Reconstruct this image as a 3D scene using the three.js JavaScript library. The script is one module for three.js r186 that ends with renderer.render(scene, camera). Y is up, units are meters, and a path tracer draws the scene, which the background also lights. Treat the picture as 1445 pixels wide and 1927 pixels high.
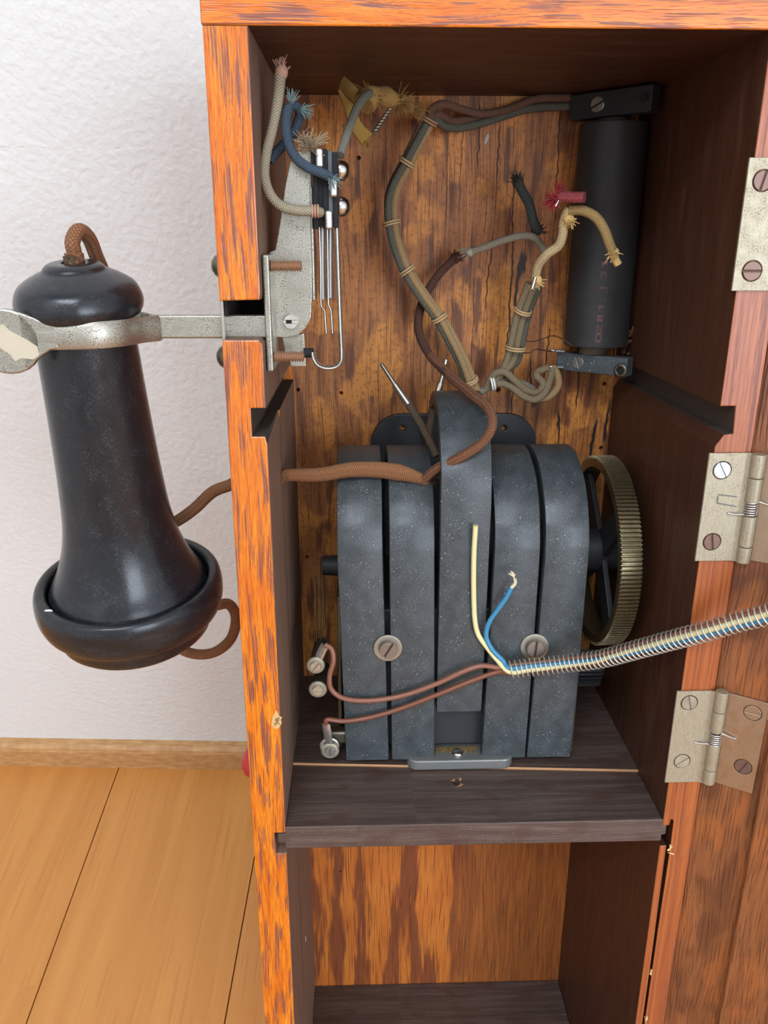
import * as THREE from 'three';
import { RoundedBoxGeometry } from 'three/addons/geometries/RoundedBoxGeometry.js';
import { mergeGeometries, toCreasedNormals } from 'three/addons/utils/BufferGeometryUtils.js';
import { RectAreaLightUniformsLib } from 'three/addons/lights/RectAreaLightUniformsLib.js';
import { createNoise2D } from 'simplex-noise';

// ---------------------------------------------------------------- camera, daylight, exposure
const LEAN = THREE.MathUtils.degToRad(-17);              // the telephone box leans back against the wall
const qBox = new THREE.Quaternion().setFromAxisAngle(new THREE.Vector3(1, 0, 0), LEAN);
const oBox = new THREE.Vector3(0, 0.6909, 0);            // front top inner edge of the box, above the floor
const toWorld = (p) => new THREE.Vector3(...p).applyQuaternion(qBox).add(oBox);

const scene = new THREE.Scene();
const camera = new THREE.PerspectiveCamera(65.18, 1445 / 1927, 0.02, 30);
camera.position.copy(toWorld([-0.0589, -0.0765, 0.3455]));
camera.quaternion.setFromEuler(new THREE.Euler(-0.32713, -0.03006, 0.00116, 'YXZ')).premultiply(qBox);
scene.add(camera);

const renderer = new THREE.WebGLRenderer({ antialias: true });
renderer.toneMapping = THREE.LinearToneMapping;
renderer.toneMappingExposure = 0.9;
renderer.shadowMap.enabled = true;
RectAreaLightUniformsLib.init();
scene.background = new THREE.Color(0.75, 0.86, 1.0);     // overcast sky outside the window

const ROOM = THREE.MathUtils.degToRad(-2.3);             // the wall is not quite parallel to the box
const roomPoint = (x, y, z) => new THREE.Vector3(x, y, z).applyAxisAngle(new THREE.Vector3(0, 1, 0), ROOM);
const WIN = { x0: 0.7, x1: 2.4, y0: 0.75, y1: 2.15, z: 2.7 };      // window in the wall behind the photographer
const PANEL = { x: -0.40, z: 1.35, w: 1.2, d: 0.6, y: 2.37 };        // ceiling light panel
const daylight = new THREE.RectAreaLight(new THREE.Color(0.87, 0.96, 1.10), 8.6, WIN.x1 - WIN.x0 - 0.06, WIN.y1 - WIN.y0 - 0.06);
daylight.name = 'window_daylight';
daylight.position.copy(roomPoint((WIN.x0 + WIN.x1) / 2, (WIN.y0 + WIN.y1) / 2, WIN.z - 0.01));
daylight.lookAt(roomPoint((WIN.x0 + WIN.x1) / 2, (WIN.y0 + WIN.y1) / 2, 0));
scene.add(daylight);
const ceilingLight = new THREE.RectAreaLight(new THREE.Color(0.87, 0.97, 1.10), 14.5, PANEL.w, PANEL.d);
ceilingLight.name = 'ceiling_panel_light';
ceilingLight.position.copy(roomPoint(PANEL.x, PANEL.y - 0.012, PANEL.z));
ceilingLight.lookAt(roomPoint(PANEL.x, 0, PANEL.z + 0.0001));
scene.add(ceilingLight);

// ---------------------------------------------------------------- helpers
let seed = 7;
const rnd = () => { seed = (seed * 1664525 + 1013904223) >>> 0; return seed / 4294967296; };
const rr = (a, b) => a + (b - a) * rnd();
const nA = createNoise2D(rnd), nB = createNoise2D(rnd), nC = createNoise2D(rnd), nD = createNoise2D(rnd);
const fbm = (n, x, y, o = 4) => { let s = 0, a = 0.5, t = 0; for (let i = 0; i < o; i++) { s += a * n(x, y); t += a; x *= 2.03; y *= 2.03; a *= 0.5; } return s / t; };
const clamp = (x, a = 0, b = 1) => Math.min(b, Math.max(a, x));
const smooth = (a, b, x) => { const t = clamp((x - a) / (b - a)); return t * t * (3 - 2 * t); };
const mix = (a, b, t) => a + (b - a) * t;
const mix3 = (a, b, t) => [mix(a[0], b[0], t), mix(a[1], b[1], t), mix(a[2], b[2], t)];

// fn(u, v) with u, v in metres gives [r, g, b (0..255 sRGB), height 0..1, roughness 0..1]
function surface(w, h, mu, mv, fn, want = 'chr') {
  const c = new Uint8Array(w * h * 4), b = new Uint8Array(w * h * 4), r = new Uint8Array(w * h * 4);
  for (let j = 0; j < h; j++) for (let i = 0; i < w; i++) {
    const o = fn((i + 0.5) / w * mu, (j + 0.5) / h * mv), k = (j * w + i) * 4;
    c[k] = clamp(o[0], 0, 255); c[k + 1] = clamp(o[1], 0, 255); c[k + 2] = clamp(o[2], 0, 255);
    b[k] = b[k + 1] = b[k + 2] = clamp(o[3] ?? 0.5) * 255;
    r[k] = r[k + 1] = r[k + 2] = clamp(o[4] ?? 0.5) * 255;
    c[k + 3] = b[k + 3] = r[k + 3] = 255;
  }
  const mk = (d, srgb) => {
    const t = new THREE.DataTexture(d, w, h, THREE.RGBAFormat);
    t.wrapS = t.wrapT = THREE.RepeatWrapping; t.magFilter = THREE.LinearFilter; t.minFilter = THREE.LinearMipmapLinearFilter; t.generateMipmaps = true;
    if (srgb) t.colorSpace = THREE.SRGBColorSpace;
    t.needsUpdate = true; return t;
  };
  return { map: want.includes('c') ? mk(c, true) : null, bump: want.includes('h') ? mk(b) : null, rough: want.includes('r') ? mk(r) : null, mu, mv };
}
const mat = (o) => new THREE.MeshPhysicalMaterial(o);
const hex = (c) => new THREE.Color(c);

// --- geometry helpers (all in the frame of the box: x right, y up along the box, z out of its front)
const V = (p) => new THREE.Vector3(...p);
const plain = (g) => { const n = g.index ? g.toNonIndexed() : g; for (const k of Object.keys(n.attributes)) if (!['position', 'normal', 'uv'].includes(k)) n.deleteAttribute(k); n.clearGroups(); return n; };
const merge = (list) => mergeGeometries(list.map(plain));
function rbox(x0, x1, y0, y1, z0, z1, r = 0.0006, s = 2) {
  const w = Math.abs(x1 - x0), h = Math.abs(y1 - y0), d = Math.abs(z1 - z0);
  return new RoundedBoxGeometry(w, h, d, s, Math.min(r, w / 2.01, h / 2.01, d / 2.01)).translate((x0 + x1) / 2, (y0 + y1) / 2, (z0 + z1) / 2);
}
const poly = (pts, holes = []) => {
  const s = new THREE.Shape(pts.map(([a, b]) => new THREE.Vector2(a, b)));
  for (const [x, y, r] of holes) { const p = new THREE.Path(); p.absarc(x, y, r, 0, Math.PI * 2, true); s.holes.push(p); }
  return s;
};
function ext(shape, depth, bevel = 0, curve = 12) {
  const g = new THREE.ExtrudeGeometry(shape, { depth: Math.max(1e-5, depth - 2 * bevel), bevelEnabled: bevel > 0, bevelSize: bevel, bevelThickness: bevel, bevelOffset: -bevel, bevelSegments: 2, curveSegments: curve });
  if (bevel > 0) g.translate(0, 0, bevel);
  return g;
}
const extXY = (shape, z0, z1, bevel, curve) => ext(shape, z1 - z0, bevel, curve).translate(0, 0, z0);
const mYZ = new THREE.Matrix4().makeBasis(new THREE.Vector3(0, 0, 1), new THREE.Vector3(0, 1, 0), new THREE.Vector3(-1, 0, 0));
const extYZ = (shape, x0, x1, bevel, curve) => ext(shape, x1 - x0, bevel, curve).applyMatrix4(mYZ).translate(x1, 0, 0);   // shape given as (z, y)
const mXZ = new THREE.Matrix4().makeBasis(new THREE.Vector3(1, 0, 0), new THREE.Vector3(0, 0, 1), new THREE.Vector3(0, -1, 0));
const extXZ = (shape, y0, y1, bevel, curve) => ext(shape, y1 - y0, bevel, curve).applyMatrix4(mXZ).translate(0, y1, 0);   // shape given as (x, z)
const rect = (x0, x1, y0, y1, holes) => poly([[x0, y0], [x1, y0], [x1, y1], [x0, y1]], holes);
function roundRect(x0, x1, y0, y1, r, holes = []) {
  const pts = [];
  for (const [cx, cy, a] of [[x1 - r, y1 - r, 0], [x0 + r, y1 - r, 1], [x0 + r, y0 + r, 2], [x1 - r, y0 + r, 3]]) for (let k = 0; k <= 6; k++) { const t = (a + k / 6) * Math.PI / 2; pts.push([cx + r * Math.cos(t), cy + r * Math.sin(t)]); }
  return poly(pts, holes);
}
// project uv from the box axes; 'along' is the axis the grain runs
function boxUV(g, along, su, sv, du = 0, dv = 0) {
  g = plain(g); const p = g.attributes.position, n = g.attributes.normal, uv = new Float32Array(p.count * 2), A = 'xyz'.indexOf(along);
  for (let t = 0; t < p.count; t += 3) {
    const s = [0, 0, 0];
    for (let k = 0; k < 3; k++) { s[0] += n.getX(t + k); s[1] += n.getY(t + k); s[2] += n.getZ(t + k); }
    const a = s.map(Math.abs); let d = a.indexOf(Math.max(...a)); let rest = [0, 1, 2].filter((k) => k !== d);
    const v = rest.includes(A) ? A : rest[1], u = rest.find((k) => k !== v);
    for (let k = 0; k < 3; k++) { const q = [p.getX(t + k), p.getY(t + k), p.getZ(t + k)]; uv[(t + k) * 2] = q[u] / su + du + d * 0.37; uv[(t + k) * 2 + 1] = q[v] / sv + dv + d * 0.13; }
  }
  g.setAttribute('uv', new THREE.BufferAttribute(uv, 2)); return g;
}
// faces sorted by material: true is 0, false is 1, and 2 stays 2
function frontGroups(g, test) {
  const p = g.attributes.position, tri = [[], [], []];
  const a = V([0, 0, 0]), b = V([0, 0, 0]), c = V([0, 0, 0]);
  for (let t = 0; t < p.count; t += 3) {
    a.fromBufferAttribute(p, t); b.fromBufferAttribute(p, t + 1); c.fromBufferAttribute(p, t + 2);
    const n = b.clone().sub(a).cross(c.clone().sub(a)).normalize(), m = a.clone().add(b).add(c).divideScalar(3);
    const k = test(n, m); tri[k === 2 ? 2 : k ? 0 : 1].push(t);
  }
  const o = new THREE.BufferGeometry(), order = tri.flat();
  for (const k of ['position', 'normal', 'uv']) {
    const s = g.attributes[k], w = s.itemSize, d = new Float32Array(order.length * 3 * w);
    order.forEach((t, i) => d.set(s.array.subarray(t * w, (t + 3) * w), i * 3 * w));
    o.setAttribute(k, new THREE.BufferAttribute(d, w));
  }
  o.addGroup(0, tri[0].length * 3, 0); o.addGroup(tri[0].length * 3, tri[1].length * 3, 1);
  if (tri[2].length) o.addGroup((tri[0].length + tri[1].length) * 3, tri[2].length * 3, 2);
  return o;
}
// a swept round or flattened cord through points; r may be a function of 0..1
function tube(pts, r, { seg = 0, rad = 10, flat = 1, sq = 1, up = null, closed = false, tension = 0.5, uvScale = 0.02 } = {}) {
  const curve = new THREE.CatmullRomCurve3(pts.map((p) => (p.isVector3 ? p : V(p))), closed, 'catmullrom', tension), L = curve.getLength();
  seg = seg || Math.max(6, Math.min(220, Math.round(L / 0.0016)));
  const fr = curve.computeFrenetFrames(seg, closed), pos = [], nor = [], uv = [], idx = [], C = curve.getSpacedPoints(seg), rf = typeof r === 'function' ? r : () => r;
  for (let i = 0; i <= seg; i++) {
    let N = fr.normals[i], B = fr.binormals[i];
    if (up) { const T = fr.tangents[i]; N = V(up).addScaledVector(T, -V(up).dot(T)).normalize(); B = T.clone().cross(N); }
    const R = rf(i / seg);
    for (let k = 0; k <= rad; k++) {
      const a = k / rad * Math.PI * 2, pw = (c) => Math.sign(c) * Math.abs(c) ** sq, ca = pw(Math.cos(a)), sa = pw(Math.sin(a)), n = N.clone().multiplyScalar(ca / 1).addScaledVector(B, sa / flat).normalize();
      const q = C[i].clone().addScaledVector(N, ca * R).addScaledVector(B, sa * R * flat);
      pos.push(q.x, q.y, q.z); nor.push(n.x, n.y, n.z); uv.push(k / rad, i / seg * L / uvScale);
    }
  }
  for (let i = 0; i < seg; i++) for (let k = 0; k < rad; k++) { const a = i * (rad + 1) + k, b = a + rad + 1; idx.push(a, a + 1, b, b, a + 1, b + 1); }
  if (!closed) for (const [i, s] of [[0, -1], [seg, 1]]) {
    const at = pos.length / 3, T = fr.tangents[i];
    pos.push(C[i].x, C[i].y, C[i].z); nor.push(T.x * s, T.y * s, T.z * s); uv.push(0.5, 0.5);
    for (let k = 0; k <= rad; k++) { const j = (i * (rad + 1) + k) * 3; pos.push(pos[j], pos[j + 1], pos[j + 2]); nor.push(T.x * s, T.y * s, T.z * s); uv.push(0.5, 0.5); }
    for (let k = 0; k < rad; k++) s > 0 ? idx.push(at, at + 1 + k, at + 2 + k) : idx.push(at, at + 2 + k, at + 1 + k);
  }
  const g = new THREE.BufferGeometry(); g.setAttribute('position', new THREE.Float32BufferAttribute(pos, 3)); g.setAttribute('normal', new THREE.Float32BufferAttribute(nor, 3)); g.setAttribute('uv', new THREE.Float32BufferAttribute(uv, 2)); g.setIndex(idx);
  return fixWinding(g);
}
function fixWinding(g) {   // turn triangles so that they agree with their normals
  const p = g.attributes.position, n = g.attributes.normal, ix = g.index.array, a = V([0, 0, 0]), b = V([0, 0, 0]), c = V([0, 0, 0]), m = V([0, 0, 0]);
  for (let t = 0; t < ix.length; t += 3) {
    a.fromBufferAttribute(p, ix[t]); b.fromBufferAttribute(p, ix[t + 1]); c.fromBufferAttribute(p, ix[t + 2]); m.fromBufferAttribute(n, ix[t]);
    if (b.sub(a).cross(c.sub(a)).dot(m) < 0) { const k = ix[t + 1]; ix[t + 1] = ix[t + 2]; ix[t + 2] = k; }
  }
  return g;
}
const shifted = (pts, d) => pts.map((p) => [p[0] + d[0], p[1] + d[1], p[2] + d[2]]);
const aim = (g, dir, at) => g.applyQuaternion(new THREE.Quaternion().setFromUnitVectors(new THREE.Vector3(0, 0, 1), V(dir).normalize())).translate(...at);   // a shape built along +z
const rod = (a, b, r, r2 = r, seg = 16) => { const d = V(b).sub(V(a)), L = d.length(); return aim(new THREE.CylinderGeometry(r2, r, L, seg).rotateX(Math.PI / 2).translate(0, 0, L / 2), d.toArray(), a); };
const lathe = (prof, seg = 48) => new THREE.LatheGeometry(prof.map(([r, y]) => new THREE.Vector2(r, y)), seg);
// slotted screw head of radius r, standing on z = 0, its slot turned by a
function screwHead(r, h, slot, a = 0, dome = 0) {
  const parts = [new THREE.CylinderGeometry(r, r, h * 0.45, 28).rotateX(Math.PI / 2).translate(0, 0, h * 0.225)];
  for (const s of [0, 1]) {
    const t0 = Math.asin(slot / 2 / r), pts = [];
    for (let k = 0; k <= 14; k++) { const t = t0 + (Math.PI - 2 * t0) * k / 14; pts.push([r * Math.cos(t), r * Math.sin(t)]); }
    const g = plain(ext(poly(pts), h * 0.6, Math.min(0.0003, h * 0.2)).translate(0, 0, h * 0.4).rotateZ(s * Math.PI)), p = g.attributes.position;
    if (dome) { for (let i = 0; i < p.count; i++) { const d = Math.hypot(p.getX(i), p.getY(i)) / r; p.setZ(i, p.getZ(i) + (p.getZ(i) > h * 0.5 ? dome * (1 - d * d) : 0)); } g.computeVertexNormals(); }
    parts.push(g);
  }
  return merge(parts).rotateZ(a);
}
function frayed(at, dir, n, len, r, spread) {   // loose threads at a cut end
  const L = []; n = Math.round(n * 1.6); r *= 0.7;
  for (let i = 0; i < n; i++) {
    const d = V(dir).normalize().add(new THREE.Vector3(rr(-1, 1), rr(-1, 1), rr(-1, 1)).multiplyScalar(spread)).normalize(), l = len * rr(0.5, 1), s = new THREE.Vector3(rr(-1, 1), rr(-1, 1), rr(-1, 1)).multiplyScalar(l * 0.3);
    const p = V(at), q = p.clone().addScaledVector(d, l * 0.5).addScaledVector(s, 0.4), e = p.clone().addScaledVector(d, l).add(s);
    L.push(tube([p, q, e], (t) => r * (1 - 0.6 * t), { seg: 5, rad: 5 }));
  }
  return merge(L);
}

// --- scene helpers
const taken = {};
const numbered = (n) => { taken[n] = (taken[n] ?? -1) + 1; return taken[n] ? `${n}_${String(taken[n]).padStart(3, '0')}` : n; };
function thing(name, label, category, base, group) {   // a Group at the thing's base, turned with the leaning box; its parts are given in the frame of the box
  const o = new THREE.Group(); o.name = numbered(name); o.position.copy(toWorld(base)); o.quaternion.copy(qBox); o.userData = { label, category };
  if (group) o.userData.group = group;
  o.base = base; scene.add(o); return o;
}
function part(name, g, m, parent, label) {
  let root = parent; while (!root.base) root = root.parent;
  const o = new THREE.Mesh(g.translate(-root.base[0], -root.base[1], -root.base[2]), m); o.name = name; o.castShadow = o.receiveShadow = true;
  if (label) o.userData.label = label;
  parent.add(o); return o;
}
function struct(name, g, m, label) {
  const o = new THREE.Mesh(g, m); o.name = name; o.castShadow = o.receiveShadow = true; o.userData = { kind: 'structure', label, category: name.split('_')[0] }; scene.add(o); return o;
}

// ---------------------------------------------------------------- materials
// varnished oak with dark ray flecks; u across the grain, v along it
const oakTex = surface(512, 2048, 0.08, 0.7, (u, v) => {
  const bend = 0.0012 * nA(u * 30, v * 9), x = u + bend;
  const fibre = fbm(nB, x * 2600, v * 55, 2), wide = fbm(nC, x * 260, v * 7, 3), patch = fbm(nD, u * 45, v * 12, 2);
  let c = mix3([200, 96, 14], [238, 150, 38], clamp(0.5 + 0.42 * wide + 0.25 * patch));
  c = mix3(c, [178, 70, 10], clamp(0.75 * smooth(0.05, 0.6, fibre)));
  const f = nA(x * 185 + 40, v * 27) + 0.35 * nB(x * 520, v * 45) + 0.75 * nD(x * 1400 + 5, v * 15) + 0.2 * nC(u * 40 + 9, v * 16);
  const fleck = smooth(0.36, 0.62, f);
  c = mix3(c, mix3([108, 56, 48], [146, 88, 78], clamp(0.5 + fibre)), fleck * 0.85);
  const pore = smooth(0.55, 0.8, nD(x * 1700, v * 30));
  c = mix3(c, [122, 44, 10], pore * 0.75);
  return [...c, 0.6 - 0.35 * pore - 0.25 * fleck + 0.12 * fibre, 0.30 + 0.12 * fleck + 0.06 * wide];
});
const oak = mat({ map: oakTex.map, bumpMap: oakTex.bump, bumpScale: 0.0002, roughnessMap: oakTex.rough, roughness: 1, clearcoat: 0.25, clearcoatRoughness: 0.3 });
// redder, straighter oak of the hinge side
const redTex = surface(256, 2048, 0.08, 0.7, (u, v) => {
  const x = u + 0.001 * nA(u * 25, v * 5), fibre = fbm(nB, x * 2400, v * 45, 2), wide = fbm(nD, x * 420, v * 4, 2);
  let c = mix3([140, 66, 28], [180, 104, 52], clamp(0.5 + 0.55 * wide + 0.2 * fibre));
  const line = smooth(0.45, 0.75, nC(x * 520, v * 3.2) + 0.3 * fibre);
  c = mix3(c, [98, 52, 46], line * 0.6);
  return [...c, 0.5 + 0.3 * fibre - 0.25 * line, 0.34 + 0.1 * line];
});
const redOak = mat({ map: redTex.map, bumpMap: redTex.bump, bumpScale: 0.0002, roughnessMap: redTex.rough, roughness: 1, clearcoat: 0.12, clearcoatRoughness: 0.35 });
// stained wood of right and top inner faces, shade painted into its dark tone
const shadedInnerTex = surface(512, 1024, 0.17, 0.34, (u, v) => {
  const x = u + 0.0015 * nC(u * 20, v * 6), fibre = fbm(nA, x * 1500, v * 24, 3), wide = fbm(nB, x * 180, v * 5, 3), spot = fbm(nD, u * 34, v * 30, 3);
  let c = mix3([54, 29, 18], [92, 53, 34], clamp(0.45 + 0.4 * wide + 0.35 * fibre));
  c = mix3(c, [100, 70, 50], 0.3 * smooth(0.25, 0.6, spot));
  return [...c, 0.5 + 0.4 * fibre, 0.5 + 0.12 * spot];
});
const inner = mat({ map: shadedInnerTex.map, bumpMap: shadedInnerTex.bump, bumpScale: 0.0002, roughnessMap: shadedInnerTex.rough, roughness: 1 });
// dusty face of the same wood on the latch side, light painted into its tone
const litDustyTex = surface(512, 1024, 0.17, 0.34, (u, v) => {
  const x = u + 0.0015 * nC(u * 22, v * 6), fibre = fbm(nB, x * 1400, v * 22, 3), wide = fbm(nA, x * 160, v * 5, 3), spot = fbm(nC, u * 60, v * 40, 3);
  let c = mix3([100, 74, 60], [156, 124, 104], clamp(0.5 + 0.4 * wide + 0.3 * fibre));
  c = mix3(c, [120, 74, 44], 0.5 * smooth(0.3, 0.6, spot));
  return [...c, 0.5 + 0.4 * fibre, 0.66];
}, 'ch');
const dusty = mat({ map: litDustyTex.map, bumpMap: litDustyTex.bump, bumpScale: 0.0002, roughness: 0.66 });
// back board: weathered, checked on the right, banded figure in the lower compartment
const backTex = surface(1024, 2048, 0.22, 0.7, (u, v) => {
  const low = v < 0.314 ? 1 : 0;
  const x = u + 0.002 * nA(u * 14, v * 7), fibre = fbm(nB, x * 1500, v * 28, 3), wide = fbm(nC, x * 110, v * 5.5, 3), patch = fbm(nD, u * 26 + 3, v * 17, 3), darkBrown = fbm(nA, u * 210, v * 210, 3);
  let c, h = 0.6 + 0.22 * fibre;
  if (low) {
    c = mix3([196, 104, 34], [214, 128, 50], clamp(0.5 + 0.5 * patch + 0.3 * fibre));
    const band = smooth(0.0, 0.42, 0.8 * nB(x * 46 + 4, v * 3.4) + 0.3 * fibre + 0.35 * nC(u * 75, v * 11) + 0.25 * nA(u * 200, v * 26));
    const side = smooth(0.11, 0.15, u + 0.01 * nD(u * 40, v * 9));
    c = mix3(c, [108, 54, 34], band * 0.72 * (1 - 0.6 * side));
    c = mix3(c, mix3([124, 68, 32], [164, 96, 42], clamp(0.5 + 0.7 * fibre + 0.3 * nC(x * 300, v * 6))), side * 0.75);
  } else {
    c = mix3([152, 90, 44], [206, 134, 64], clamp(0.5 + 0.45 * wide + 0.35 * fibre));
    const orange = smooth(0.06, 0.34, patch);
    c = mix3(c, [222, 144, 60], orange * 0.8);
    const stain = smooth(0.08, 0.45, fbm(nB, x * 90 + 7, v * 9, 3) + 0.3 * fibre - 0.25 * orange);
    c = mix3(c, [96, 52, 30], stain * 0.75);
    c = mix3(c, [98, 60, 36], smooth(0.1, 0.6, darkBrown) * 0.35);
    const right = smooth(0.07, 0.14, u);
    const cx = u + 0.0006 * nA(u * 40, v * 30) + 0.0005 * nB(u * 90, v * 120), check = smooth(0.92, 0.975, 1 - Math.abs(nD(cx * 70, v * 2.6))) * smooth(-0.15, 0.15, nC(cx * 150, v * 14)) * right;
    c = mix3(c, [30, 18, 12], check); h -= 0.6 * check;
  }
  const pore = smooth(0.35, 0.8, nC(x * 1150, v * 16)); c = mix3(c, [66, 32, 16], pore * 0.6); h -= 0.18 * pore;
  return [...c, h, 0.5];
}, 'ch');
const backWood = mat({ map: backTex.map, bumpMap: backTex.bump, bumpScale: 0.0004, roughness: 0.55 });
// nearly black, dusty shelf wood, grain along x
const shelfTex = surface(512, 1024, 0.12, 0.24, (u, v) => {
  const x = u + 0.001 * nA(u * 30, v * 8), fibre = fbm(nC, x * 1300, v * 20, 3), wide = fbm(nB, x * 160, v * 6, 2);
  let c = mix3([64, 51, 46], [110, 92, 83], clamp(0.45 + 0.4 * fibre + 0.35 * wide));
  c = mix3(c, [74, 50, 44], 0.5 * smooth(0.1, 0.5, fbm(nD, u * 50, v * 24, 2)));
  const lint = smooth(0.78, 0.88, nA(u * 900, v * 420)); c = mix3(c, [150, 142, 136], lint * 0.6);
  return [...c, 0.5 + 0.35 * fibre, 0.5];
}, 'ch');
const shelfWood = mat({ map: shelfTex.map, bumpMap: shelfTex.bump, bumpScale: 0.0003, roughness: 0.5 });
const rawWood = mat({ color: hex('#c9966a'), roughness: 0.75, bumpMap: shelfTex.bump, bumpScale: 0.0002 });
// coarse open-grained wood of the door
const doorTex = surface(512, 2048, 0.14, 0.7, (u, v) => {
  const x = u + 0.003 * nB(u * 12, v * 6), wide = fbm(nA, x * 90, v * 6, 3), fibre = fbm(nC, x * 900, v * 18, 3), groove = smooth(0.28, 0.6, nD(x * 800, v * 24) + 0.3 * nB(x * 900, v * 60)), patch = fbm(nB, u * 30, v * 14 + 5, 3);
  let c = mix3([112, 64, 36], [152, 94, 54], clamp(0.5 + 0.5 * wide + 0.3 * fibre));
  c = mix3(c, [166, 94, 46], 0.6 * smooth(0.15, 0.5, patch));
  c = mix3(c, [84, 46, 28], 0.55 * smooth(0.1, 0.5, -patch));
  c = mix3(c, [84, 46, 28], groove * 0.38);
  return [...c, 0.65 - 0.4 * groove + 0.15 * fibre, 0.46];
}, 'ch');
const doorWood = mat({ map: doorTex.map, bumpMap: doorTex.bump, bumpScale: 0.0006, roughness: 0.42, clearcoat: 0.15, clearcoatRoughness: 0.35 });
// floorboards
const floorTex = surface(1024, 2048, 0.66, 1.32, (u, v) => {
  const x = u + 0.004 * nA(u * 5, v * 2), fibre = fbm(nB, x * 520, v * 7, 3), wide = fbm(nC, x * 42, v * 1.8, 3), streak = smooth(0.62, 0.8, nD(x * 210, v * 6) + 0.2 * fibre);
  let c = mix3([190, 126, 58], [208, 147, 75], clamp(0.5 + 0.45 * wide + 0.2 * fibre));
  c = mix3(c, [164, 102, 54], streak * 0.3);
  return [...c, 0.5 + 0.2 * fibre, 0.42];
}, 'c');
const floorWood = [0, 1, 2].map((k) => mat({ map: floorTex.map, color: new THREE.Color().setRGB(...[[1, 0.98, 0.95], [0.97, 0.94, 0.92], [1, 0.96, 0.9]][k]), roughness: 0.45, clearcoat: 0.2, clearcoatRoughness: 0.4 }));
const baseTex = surface(1024, 128, 0.5, 0.06, (u, v) => {
  const fibre = fbm(nB, u * 28, v * 500, 3), blot = fbm(nC, u * 60, v * 90, 3);
  return [...mix3([168, 122, 74], [210, 166, 112], clamp(0.5 + 0.5 * fibre + 0.35 * blot)), 0.5, 0.5];
}, 'c');
const baseWood = mat({ map: baseTex.map, roughness: 0.55 });
const wallTex = surface(1024, 1024, 0.35, 0.35, (u, v) => {
  const P = (n, f) => { const a = u / 0.35, b = v / 0.35, w = (s) => s * s * (3 - 2 * s); return fbm(n, u * f, v * f, 3) * (1 - w(a)) + fbm(n, (u - 0.35) * f, v * f, 3) * w(a) + 0 * b; };
  const h = 0.5 + 0.35 * P(nA, 130) + 0.25 * P(nB, 55);
  return [222, 219, 212, h, 0.8];
}, 'h');
const wallPaint = mat({ color: hex('#e0e1de'), bumpMap: wallTex.bump, bumpScale: 0.0008, roughness: 0.75 });
const roomPaint = mat({ color: hex('#e2e5e6'), roughness: 0.9 });
const frameWhite = mat({ color: hex('#ecebe6'), roughness: 0.4 });
const glass = mat({ color: 0xffffff, roughness: 0.02, transmission: 1, thickness: 0, ior: 1.5 });
// black japanned iron with dust and lint
const enamelTex = surface(1024, 1024, 0.12, 0.12, (u, v) => {
  const g = fbm(nA, u * 90, v * 70, 3), fine = fbm(nB, u * 900, v * 620, 2);
  let c = mix3([50, 55, 57], [80, 86, 88], clamp(0.5 + 0.3 * g + 0.35 * fine));
  const scuff = smooth(0.45, 0.8, fbm(nC, u * 220, v * 40, 3)); c = mix3(c, [84, 86, 88], scuff * 0.4);
  const lint = clamp(smooth(0.74, 0.86, nD(u * 700, v * 430)) * smooth(-0.5, 0.3, nA(u * 60, v * 50)) + 0.35 * smooth(0.86, 0.94, nB(u * 1500 + 9, v * 1200))); c = mix3(c, [198, 198, 194], lint * 0.62);
  return [...c, 0.5 + 0.25 * fine + 0.4 * lint, 0.40 + 0.12 * g];
});
const enamel = mat({ map: enamelTex.map, bumpMap: enamelTex.bump, bumpScale: 0.00012, roughnessMap: enamelTex.rough, roughness: 1 });
const blackIron = mat({ color: hex('#2b2d2f'), roughness: 0.5, bumpMap: enamelTex.bump, bumpScale: 0.0001 });
// moulded black receiver shell, scuffed; v runs along the handle
const shellTex = surface(1024, 1024, 1, 1, (u, v) => {
  const w = (f) => { const a = u, s = a * a * (3 - 2 * a); return f(u) * (1 - s) + f(u - 1) * s; };
  const g = w((x) => fbm(nA, x * 14, v * 11, 4)), fine = w((x) => fbm(nB, x * 110, v * 90, 2)), scratch = w((x) => smooth(0.74, 0.9, nC(x * 60 + v * 30, v * 130 - x * 40)));
  let c = mix3([20, 23, 27], [38, 42, 47], clamp(0.4 + 0.4 * g + 0.35 * fine));
  c = mix3(c, [112, 112, 110], 0.22 * smooth(0.2, 0.7, g) * smooth(0.0, 0.6, fine) + 0.4 * scratch * smooth(-0.3, 0.4, g));
  return [...c, 0.5 + 0.2 * fine, 0.24 + 0.07 * g + 0.05 * fine + 0.14 * scratch];
});
const shell = mat({ map: shellTex.map, bumpMap: shellTex.bump, bumpScale: 0.00005, roughnessMap: shellTex.rough, roughness: 1 });
// worn nickel plate: grey speckle of tarnish
function plated(a, b, tarnish, amount, rough, metal = 0.85) {
  const t = surface(512, 512, 0.05, 0.05, (u, v) => {
    const g = fbm(nA, u * 120, v * 90, 3), s = fbm(nC, u * 1400, v * 1100, 2), drag = fbm(nD, u * 900, v * 120, 2);
    let c = mix3(a, b, clamp(0.5 + 0.4 * g + 0.25 * drag));
    const spot = smooth(0.1, 0.55, s + 0.4 * g - 0.1); c = mix3(c, tarnish, spot * amount);
    return [...c, 0.5 + 0.2 * s, rough + 0.15 * spot + 0.1 * g];
  });
  return mat({ map: t.map, roughnessMap: t.rough, roughness: 1, metalness: metal, bumpMap: t.bump, bumpScale: 0.00004 });
}
const nickel = plated([160, 157, 144], [190, 187, 174], [88, 81, 70], 0.75, 0.38);
const brightNickel = plated([196, 194, 186], [216, 214, 206], [140, 132, 118], 0.35, 0.26);
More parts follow.
